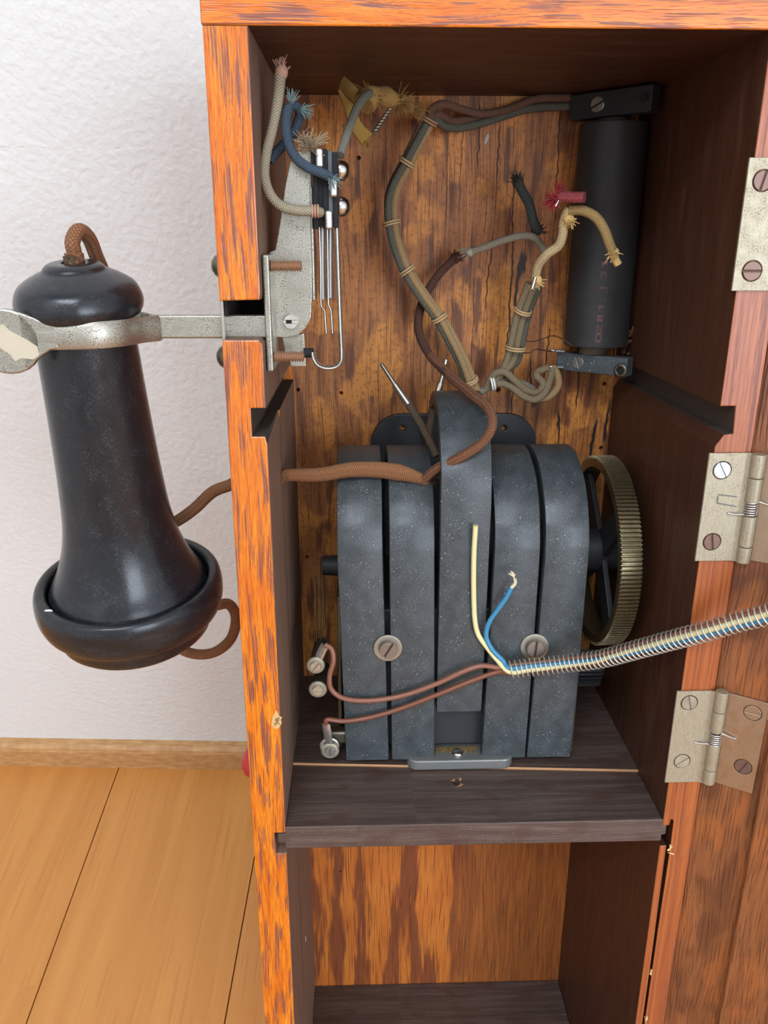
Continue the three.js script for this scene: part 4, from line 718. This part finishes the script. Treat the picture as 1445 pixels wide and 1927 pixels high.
  part('winding_wire', tube([[0.0361, -0.1318, -0.1285], [0.0416, -0.1327, -0.1280], [0.0471, -0.1308, -0.1250], [0.0519, -0.1287, -0.1220], [0.0562, -0.1295, -0.1180], [0.0625, -0.1337, -0.1135]], 0.00035, { rad: 5 }), fineCopper, t);
  part('winding_wire', tube([[0.0300, -0.1379, -0.1280], [0.0338, -0.1383, -0.1265], [0.0408, -0.1392, -0.1280], [0.0444, -0.1370, -0.1280], [0.0493, -0.1379, -0.1300], [0.0557, -0.1389, -0.1330]], 0.0004, { rad: 5 }), fineCopper, t);
  const scraps = []; for (const [p, n] of [[[0.0966, -0.0744, -0.1280], 9], [[0.0962, -0.0645, -0.1280], 7], [[0.0991, -0.1292, -0.1260], 7], [[0.0974, -0.1378, -0.1260], 5]]) for (let i = 0; i < n; i++) scraps.push(new THREE.IcosahedronGeometry(rr(0.0008, 0.0022), 0).scale(1, rr(0.5, 1.6), 0.4).rotateZ(rr(0, 3)).translate(p[0] + rr(-0.002, 0.0015), p[1] + rr(-0.004, 0.004), p[2] + rr(-0.001, 0.001)));
  part('torn_wrapping', merge(scraps), mat({ color: hex('#4d3526'), roughness: 1 }), t, 'brown crumbled wrapping at the edge').userData.kind = 'stuff';
}

// ---------------------------------------------------------------- cloth wires
function clothWire(name, label, pts, r, m, ends = [], base) {
  const t = thing(name, label, 'wire', base || pts[pts.length - 1]);
  part('cloth_cover', tube(pts, r, { rad: 10 }), m, t);
  for (const [at, dir, n, len, rad, spread, fm] of ends) part('frayed_end', merge([frayed(at, dir, n, len, rad, spread), new THREE.IcosahedronGeometry(r * 1.25, 1).translate(...at)]), fm, t);
  return t;
}
{
  const p = [[-0.0911, -0.0112, -0.0300], [-0.0922, -0.0203, -0.0290], [-0.0948, -0.0315, -0.0280], [-0.0978, -0.0420, -0.0260], [-0.0986, -0.0505, -0.0240], [-0.0965, -0.0579, -0.0220], [-0.0917, -0.0628, -0.0210], [-0.0849, -0.0645, -0.0210], [-0.0777, -0.0647, -0.0220], [-0.0752, -0.0652, -0.0250]];
  const t = clothWire('cloth_wire', 'pale beige cloth wire curling up the left side from the hook switch', p, (s) => 0.0021 + 0.0004 * (s < 0.25 ? 1 - s * 4 : 0), beige, [], p[p.length - 1]);
  part('frayed_end', merge([frayed(p[0], [0.1, 1, 0.1], 40, 0.0065, 0.0005, 0.55), new THREE.IcosahedronGeometry(0.0028, 1).scale(1, 1.2, 1).translate(p[0][0] + 0.0006, p[0][1] + 0.001, p[0][2])]), pinkFuzz, t);
  part('binding', merge([0, 1, 2].map((i) => tube([0, 1, 2, 3, 4, 5, 6, 7].map((k) => { const a = k / 8 * 6.283; return [p[8][0] - 0.001 + i * 0.0012, p[8][1] + 0.0024 * Math.cos(a), p[8][2] + 0.0024 * Math.sin(a)]; }), 0.0005, { closed: true, seg: 20, rad: 5 }))), pinkFuzz, t);
}
{
  const p = [[-0.0976, -0.0438, -0.0340], [-0.0925, -0.0385, -0.0360], [-0.0879, -0.0337, -0.0380], [-0.0850, -0.0286, -0.0380], [-0.0838, -0.0247, -0.0360], [-0.0855, -0.0225, -0.0330], [-0.0880, -0.0237, -0.0300], [-0.0892, -0.0295, -0.0280], [-0.0886, -0.0368, -0.0260], [-0.0853, -0.0434, -0.0235], [-0.0800, -0.0475, -0.0220], [-0.0746, -0.0495, -0.0220], [-0.0707, -0.0512, -0.0240]];
  const t = clothWire('cloth_wire', 'faded blue cloth wire looped above the hook switch', p, 0.0021, blueCloth, [], p[p.length - 1]);
  for (const [at, d] of [[[-0.0840, -0.0236, -0.0340], [1, -0.1, 0.2]], [[-0.0873, -0.0227, -0.0300], [0.3, 1, 0.2]], [p[12], [0.4, -0.5, 0.6]]]) part('frayed_end', frayed(at, d, 26, 0.006, 0.00045, 0.6), tealFuzz, t);
}
{
  const p = [[-0.0667, -0.0416, -0.0340], [-0.0649, -0.0359, -0.0400], [-0.0621, -0.0270, -0.0500], [-0.0589, -0.0184, -0.0620], [-0.0551, -0.0122, -0.0740], [-0.0530, -0.0100, -0.0820]];
  clothWire('cloth_wire', 'grey cloth wire rising from the top of the hook switch', p, 0.0020, greyCloth, [], p[0]);
}
{ // tuft of loose fibres on top of the spring pile
  const p = [-0.0794, -0.0398, -0.0270], t = thing('fibre_tuft', 'tuft of frayed insulation on top of the hook switch', 'fibres', p);
  const m = part('threads', merge([frayed(p, [-0.2, 0.6, 0.6], 50, 0.0085, 0.0004, 0.9), frayed([-0.0843, -0.0362, -0.0260], [0.8, -0.2, 0.3], 14, 0.009, 0.0003, 0.7), frayed([-0.0777, -0.0378, -0.0260], [1, 0.4, 0.2], 14, 0.007, 0.0005, 0.35)]), mat({ color: hex('#a89478'), roughness: 1 }), t);
}
{ // frayed brown wrapping where the top wires meet
  const a = [-0.0545, -0.0119, -0.0880], t = thing('frayed_wrapping', 'clump of frayed golden-brown wrapping hanging below the top of the box', 'fibres', a);
  const core = [[-0.0556, -0.0143, -0.0840], [-0.0519, -0.0100, -0.0880], [-0.0460, -0.0095, -0.0940], [-0.0389, -0.0105, -0.1000], [-0.0320, -0.0122, -0.1080], [-0.0277, -0.0137, -0.1150]];
  part('wrapping', merge([tube(core, (s) => 0.0052 * (1 - 0.45 * s) * (1 + 0.15 * Math.sin(s * 21)), { rad: 12, seg: 40 }), frayed(core[1], [0.2, -0.3, 0.5], 40, 0.010, 0.0005, 1.1), frayed(core[3], [0.5, -0.2, 0.4], 50, 0.011, 0.0004, 1.0), frayed(core[4], [1, -0.4, 0.2], 40, 0.010, 0.0004, 0.6)]), fuzz, t);
  part('torn_strip', tube([[-0.0653, -0.0062, -0.0920], [-0.0633, -0.0121, -0.0900], [-0.0613, -0.0199, -0.0880], [-0.0587, -0.0250, -0.0870], [-0.0546, -0.0296, -0.0860]], (s) => 0.0040 * (s < 0.2 ? 0.9 : 1 - 0.3 * Math.sin(s * 3)), { rad: 12, flat: 0.25, up: [1, 0, 0.1] }), mat({ color: hex('#a8843e'), roughness: 0.95 }), t, 'flat yellowish strip with frayed foot');
  part('torn_strip', tube([[-0.0663, -0.0048, -0.0920], [-0.0622, -0.0082, -0.0880], [-0.0581, -0.0118, -0.0860], [-0.0550, -0.0128, -0.0850]], (s) => 0.0042 * (1 - 0.35 * s), { rad: 12, flat: 0.4, up: [0, 1, 0.1] }), mat({ color: hex('#96753a'), roughness: 0.95 }), t);
  part('frayed_end', frayed([-0.0549, -0.0291, -0.0860], [0.4, -1, 0.1], 18, 0.006, 0.0004, 0.35), mat({ color: hex('#a8843e'), roughness: 1 }), t);
  const tw = []; const w0 = V([-0.0427, -0.0146, -0.0980]), w1 = V([-0.0508, -0.0260, -0.0920]); for (let i = 0; i <= 40; i++) { const s = i / 40, q = w0.clone().lerp(w1, s); tw.push([q.x + 0.0009 * Math.cos(s * 50), q.y + 0.0004 * Math.sin(s * 50), q.z + 0.0009 * Math.sin(s * 50)]); }
  part('twisted_wire', tube(tw, 0.0006, { seg: 120, rad: 6 }), nickel, t);
}
// laced harness down the back board
{
  const spine = [[-0.0217, -0.0165, -0.1200], [-0.0265, -0.0255, -0.1220], [-0.0325, -0.0366, -0.1240], [-0.0384, -0.0471, -0.1260], [-0.0409, -0.0560, -0.1270], [-0.0406, -0.0676, -0.1270], [-0.0379, -0.0788, -0.1260], [-0.0319, -0.0929, -0.1250], [-0.0230, -0.1062, -0.1240], [-0.0134, -0.1185, -0.1230], [-0.0057, -0.1312, -0.1240], [0.0012, -0.1437, -0.1260], [0.0062, -0.1553, -0.1280], [0.0096, -0.1633, -0.1300]];
  const t = thing('wiring_harness', 'laced bundle of tan and grey cloth wires winding down the back board', 'wires', spine[13]);
  const off = (k) => spine.map((p, i) => { const a = k * Math.PI / 2 + i * 0.16, r = 0.0023; return [p[0] + r * Math.cos(a), p[1], p[2] + r * Math.sin(a) * 0.8]; });
  [tan, greenGrey, mudBrown, tan].forEach((m, k) => part('wire', tube(off(k), 0.0021, { rad: 10, seg: 200 }), m, t));
  const tie = (p, q, r, m = thread) => { const d = V(q).sub(V(p)).normalize(), g = []; for (const o of [-0.0007, 0.0007]) g.push(aim(new THREE.TorusGeometry(r, 0.0006, 6, 26), d.toArray(), V(p).addScaledVector(d, o).toArray())); part('lacing', merge(g), m, t); };
  tie(spine[0], spine[1], 0.0050, mat({ color: hex('#a87f5c'), roughness: 0.9 }));
  for (const i of [2, 5, 7, 9, 12]) tie(spine[i], spine[i + 1], 0.0047);
  // tails running to the top of the coil
  for (const [pts, m] of [[[spine[0], [-0.0200, -0.0112, -0.1220], [-0.0132, -0.0080, -0.1260], [-0.0022, -0.0094, -0.1340], [0.0103, -0.0106, -0.1400], [0.0253, -0.0075, -0.1430], [0.0400, -0.0025, -0.1440], [0.0587, -0.0022, -0.1420]], mudBrown], [[spine[0], [-0.0174, -0.0160, -0.1240], [-0.0115, -0.0181, -0.1320], [-0.0024, -0.0176, -0.1400], [0.0095, -0.0149, -0.1440], [0.0229, -0.0109, -0.1450], [0.0375, -0.0071, -0.1450], [0.0592, -0.0062, -0.1430]], greenGrey], [[spine[0], [-0.0157, -0.0133, -0.1250], [-0.0076, -0.0149, -0.1360], [0.0050, -0.0122, -0.1440], [0.0231, -0.0080, -0.1470], [0.0600, -0.0035, -0.1470]], mudBrown]]) part('wire', tube(pts, 0.0021, { rad: 10 }), m, t);
  // foot: the bundle turns right, loops and ends at the coil
  const foot = [0.0156, -0.1611, -0.1300];
  for (const [pts, m] of [
    [[spine[13], foot, [0.0197, -0.1519, -0.1260], [0.0255, -0.1497, -0.1240], [0.0321, -0.1547, -0.1240], [0.0397, -0.1608, -0.1260], [0.0473, -0.1624, -0.1280], [0.0501, -0.1574, -0.1280], [0.0465, -0.1532, -0.1300], [0.0474, -0.1510, -0.1320], [0.0535, -0.1488, -0.1340]], tanGrey],
    [[spine[13], foot, [0.0221, -0.1573, -0.1280], [0.0295, -0.1582, -0.1260], [0.0370, -0.1636, -0.1240], [0.0444, -0.1662, -0.1240], [0.0505, -0.1625, -0.1250], [0.0541, -0.1556, -0.1290], [0.0565, -0.1493, -0.1330]], tanGrey],
    [[spine[13], foot, [0.0224, -0.1560, -0.1300], [0.0307, -0.1560, -0.1300], [0.0400, -0.1585, -0.1310], [0.0469, -0.1632, -0.1320]], greyCloth],
    [[[0.0435, -0.1661, -0.1270], [0.0530, -0.1655, -0.1270], [0.0594, -0.1595, -0.1290], [0.0593, -0.1527, -0.1320], [0.0566, -0.1482, -0.1340]], tan],
  ]) part('wire', tube(pts, 0.0022, { rad: 10 }), m, t);
  tie([0.0196, -0.1566, -0.1280], [0.0221, -0.1560, -0.1280], 0.0044, fleckWhite);
  // branch of two wires going up to the splice
  const branch = [[0.0202, -0.1553, -0.1280], [0.0248, -0.1508, -0.1270], [0.0294, -0.1444, -0.1260], [0.0312, -0.1360, -0.1250], [0.0326, -0.1253, -0.1240], [0.0344, -0.1146, -0.1220], [0.0366, -0.1057, -0.1190], [0.0383, -0.0989, -0.1160]];
  for (const [d, m] of [[-0.0026, tanGrey], [0.0012, tanGrey], [0.0042, greenGrey]]) part('wire', tube(branch.map((p, i) => [p[0] + d * (i < 2 ? 0.4 : 1), p[1], p[2] + (d > 0.004 ? -0.002 : 0)]), 0.0021, { rad: 10 }), m, t);
  tie(branch[5], branch[6], 0.0047); tie([branch[3][0] + 0.0006, branch[3][1], branch[3][2]], branch[4], 0.0056);
}
{ // stripped wires at the splice
  const a = [[0.0376, -0.0951, -0.1080], [0.0381, -0.0889, -0.1040], [0.0412, -0.0834, -0.0990], [0.0462, -0.0791, -0.0960], [0.0475, -0.0733, -0.0940], [0.0472, -0.0681, -0.0930], [0.0480, -0.0630, -0.0910], [0.0492, -0.0609, -0.0900]];
  const t = clothWire('spliced_wire', 'cream cloth wire with two frayed knots bent like a branch in front of the coil', a, (s) => 0.0025, paleCloth, [], a[0]);
  const b = [[0.0493, -0.0620, -0.0900], [0.0548, -0.0621, -0.0860], [0.0608, -0.0652, -0.0830], [0.0653, -0.0708, -0.0820], [0.0686, -0.0774, -0.0820], [0.0717, -0.0831, -0.0830]];
  part('cloth_cover', tube(b, 0.0025, { rad: 12 }), cloth('#caa76c'), t);
  part('core', tube([[0.0717, -0.0831, -0.0830], [0.0730, -0.0857, -0.0830], [0.0747, -0.0883, -0.0830]], 0.0021, { rad: 8 }), paleFuzz, t);
  const knot = (p, n, d, m) => part('frayed_end', merge([new THREE.IcosahedronGeometry(0.0031, 1).scale(1, 0.8, 0.9).translate(...p), frayed(p, d, n, 0.006, 0.0007, 0.8)]), m, t);
  knot([0.0381, -0.0968, -0.1070], 22, [0, -0.7, 0.3], paleFuzz); knot([0.0716, -0.0821, -0.0830], 18, [0, -0.4, 0.5], paleFuzz); knot([0.0490, -0.0661, -0.0900], 22, [0.4, -0.8, 0.5], paleFuzz);
  part('bare_core', rod([0.0365, -0.0955, -0.1040], [0.0351, -0.1014, -0.1040], 0.0011), steel, t);
}
{
  const p = [[0.0538, -0.0561, -0.0800], [0.0492, -0.0560, -0.0830], [0.0440, -0.0556, -0.0860], [0.0411, -0.0575, -0.0870]];
  const t = clothWire('cloth_wire', 'short red cloth wire stub with a frayed crimson end', p, 0.0027, redCloth, [], p[3]);
  part('frayed_end', merge([frayed([0.0416, -0.0570, -0.0870], [-0.8, -0.2, 0.5], 60, 0.0075, 0.0006, 1.0), frayed([0.0425, -0.0545, -0.0870], [0, 1, 0.2], 14, 0.007, 0.0006, 0.5)]), redFuzz, t);
  part('bare_core', rod([0.0403, -0.0602, -0.0840], [0.0418, -0.0572, -0.0840], 0.0007), steel, t);
}
{
  const p = [[0.0279, -0.0469, -0.1220], [0.0304, -0.0518, -0.1200], [0.0341, -0.0581, -0.1190], [0.0363, -0.0649, -0.1190], [0.0394, -0.0709, -0.1210]];
  const t = clothWire('cloth_wire', 'dark green-black cloth wire with a frayed upper end on the back board', p, 0.0026, blackCloth, [[p[0], [-0.3, 1, 0.2], 46, 0.0065, 0.0006, 0.9, darkFuzz], [p[4], [0.8, 0.2, 0.3], 16, 0.006, 0.0006, 0.9, darkFuzz]], p[4]);
}
{
  const p = [[0.0028, -0.0829, -0.1220], [0.0102, -0.0804, -0.1200], [0.0200, -0.0767, -0.1180], [0.0300, -0.0742, -0.1170], [0.0369, -0.0750, -0.1160], [0.0412, -0.0792, -0.1160], [0.0437, -0.0842, -0.1150]];
  clothWire('cloth_wire', 'grey-beige cloth wire reaching left with a frayed tip, below the dark wire', p, 0.0021, cloth('#a39680'), [[p[0], [-1, 0, 0.3], 34, 0.0055, 0.0004, 0.8, greyFuzz]], p[6]);
}

// ---------------------------------------------------------------- spring-sheathed cable from the door
{
  const path = [[0.0211, -0.2983, -0.0385], [0.0358, -0.2960, -0.0370], [0.0519, -0.2917, -0.0330], [0.0663, -0.2849, -0.0250], [0.0804, -0.2724, -0.0120], [0.0930, -0.2601, 0.0010], [0.1033, -0.2505, 0.0110], [0.1160, -0.2411, 0.0190], [0.1244, -0.2351, 0.0250], [0.1357, -0.2242, 0.0320], V([0.062, -0.212, 0.014]).applyMatrix4(doorFrame).toArray(), V([0.100, -0.206, 0.006]).applyMatrix4(doorFrame).toArray()];
  const t = thing('spring_sheathed_cable', 'cable of blue, white and brown wires inside a loose steel spring', 'cable', path[0]);
  const c = new THREE.CatmullRomCurve3(path.map(V)), L = c.getLength(), turns = Math.round(L / 0.0027), N = turns * 14, fr = c.computeFrenetFrames(400), hel = [];
  for (let i = 0; i <= N; i++) { const s = i / N, k = Math.min(400, Math.round(s * 400)), p = c.getPointAt(s), a = s * turns * Math.PI * 2, R = 0.0047; hel.push(p.addScaledVector(fr.normals[k], R * Math.cos(a)).addScaledVector(fr.binormals[k], R * Math.sin(a))); }
  part('spring', tube(hel, 0.00048, { seg: N, rad: 6 }), mat({ color: hex('#d8d3c6'), metalness: 0.75, roughness: 0.38 }), t);
  const strand = (a0, a1, r = 0.0021) => { const out = []; for (let i = 0; i <= 24; i++) { const s = i / 24, T = c.getTangentAt(s), U = new THREE.Vector3(0, 1, 0).addScaledVector(T, -T.y).normalize(), F = T.clone().cross(U), a = THREE.MathUtils.degToRad(mix(a0, a1, smooth(0, 0.5, s))); out.push(c.getPointAt(s).addScaledVector(U, r * Math.cos(a)).addScaledVector(F, r * Math.sin(a))); } return out; };   // angle from up, through the front, to down
  const inner4 = [[95, 70], [40, 140], [-30, 5], [185, 215]].map((a) => strand(...a));
  const run = (front, k) => [...front, ...inner4[k]];
  part('wire', tube(run([[0.0002, -0.2162, -0.0430], [0.0001, -0.2317, -0.0440], [0.0006, -0.2500, -0.0442], [0.0018, -0.2688, -0.0442], [0.0039, -0.2788, -0.0438], [0.0084, -0.2859, -0.0430], [0.0144, -0.2936, -0.0420]].map(V), 0), 0.00140, { rad: 12, seg: 260 }), plastic('#e4d9a0'), t, 'pale yellow wire standing up straight');
  part('wire', tube(run([[0.0200, -0.2502, -0.0400], [0.0178, -0.2559, -0.0405], [0.0135, -0.2638, -0.0415], [0.0095, -0.2718, -0.0425], [0.0084, -0.2801, -0.0425], [0.0117, -0.2874, -0.0415], [0.0177, -0.2938, -0.0405]].map(V), 1), 0.00135, { rad: 12, seg: 260 }), plastic('#3f86ad'), t, 'blue wire with bare frayed strands');
  const fe = [0.0200, -0.2502, -0.0400];
  part('frayed_end', merge([tube([fe, [0.0217, -0.2476, -0.0395], [0.0215, -0.2449, -0.0390]], 0.0010, { rad: 6 }), ...[[0.0179, -0.2413, -0.0385], [0.0189, -0.2401, -0.0385], [0.0200, -0.2405, -0.0385], [0.0212, -0.2417, -0.0385]].map((e) => tube([[0.0216, -0.2462, -0.0392], [0.0208, -0.2436, -0.0388], e], 0.00042, { seg: 6, rad: 5 }))]), mat({ color: hex('#d9cfae'), roughness: 0.7 }), t);
  part('wire', tube(run([[-0.0795, -0.2866, -0.0480], [-0.0757, -0.2891, -0.0470], [-0.0749, -0.2958, -0.0455], [-0.0771, -0.3041, -0.0445], [-0.0761, -0.3125, -0.0440], [-0.0685, -0.3181, -0.0435], [-0.0537, -0.3194, -0.0435], [-0.0360, -0.3160, -0.0430], [-0.0184, -0.3089, -0.0425], [-0.0040, -0.3012, -0.0420], [0.0061, -0.2977, -0.0420], [0.0158, -0.2986, -0.0415]].map(V), 2), 0.00145, { rad: 12, seg: 360 }), plastic('#8a5a48'), t, 'brown wire running to the upper terminal');
  part('wire', tube(run([[-0.0797, -0.3330, -0.0420], [-0.0787, -0.3299, -0.0415], [-0.0687, -0.3321, -0.0430], [-0.0538, -0.3300, -0.0435], [-0.0359, -0.3241, -0.0435], [-0.0153, -0.3150, -0.0430], [0.0021, -0.3069, -0.0425], [0.0159, -0.3012, -0.0415]].map(V), 3), 0.00140, { rad: 12, seg: 360 }), plastic('#7c4b36'), t, 'brown wire running to the lower terminal');
}
renderer.render(scene, camera);
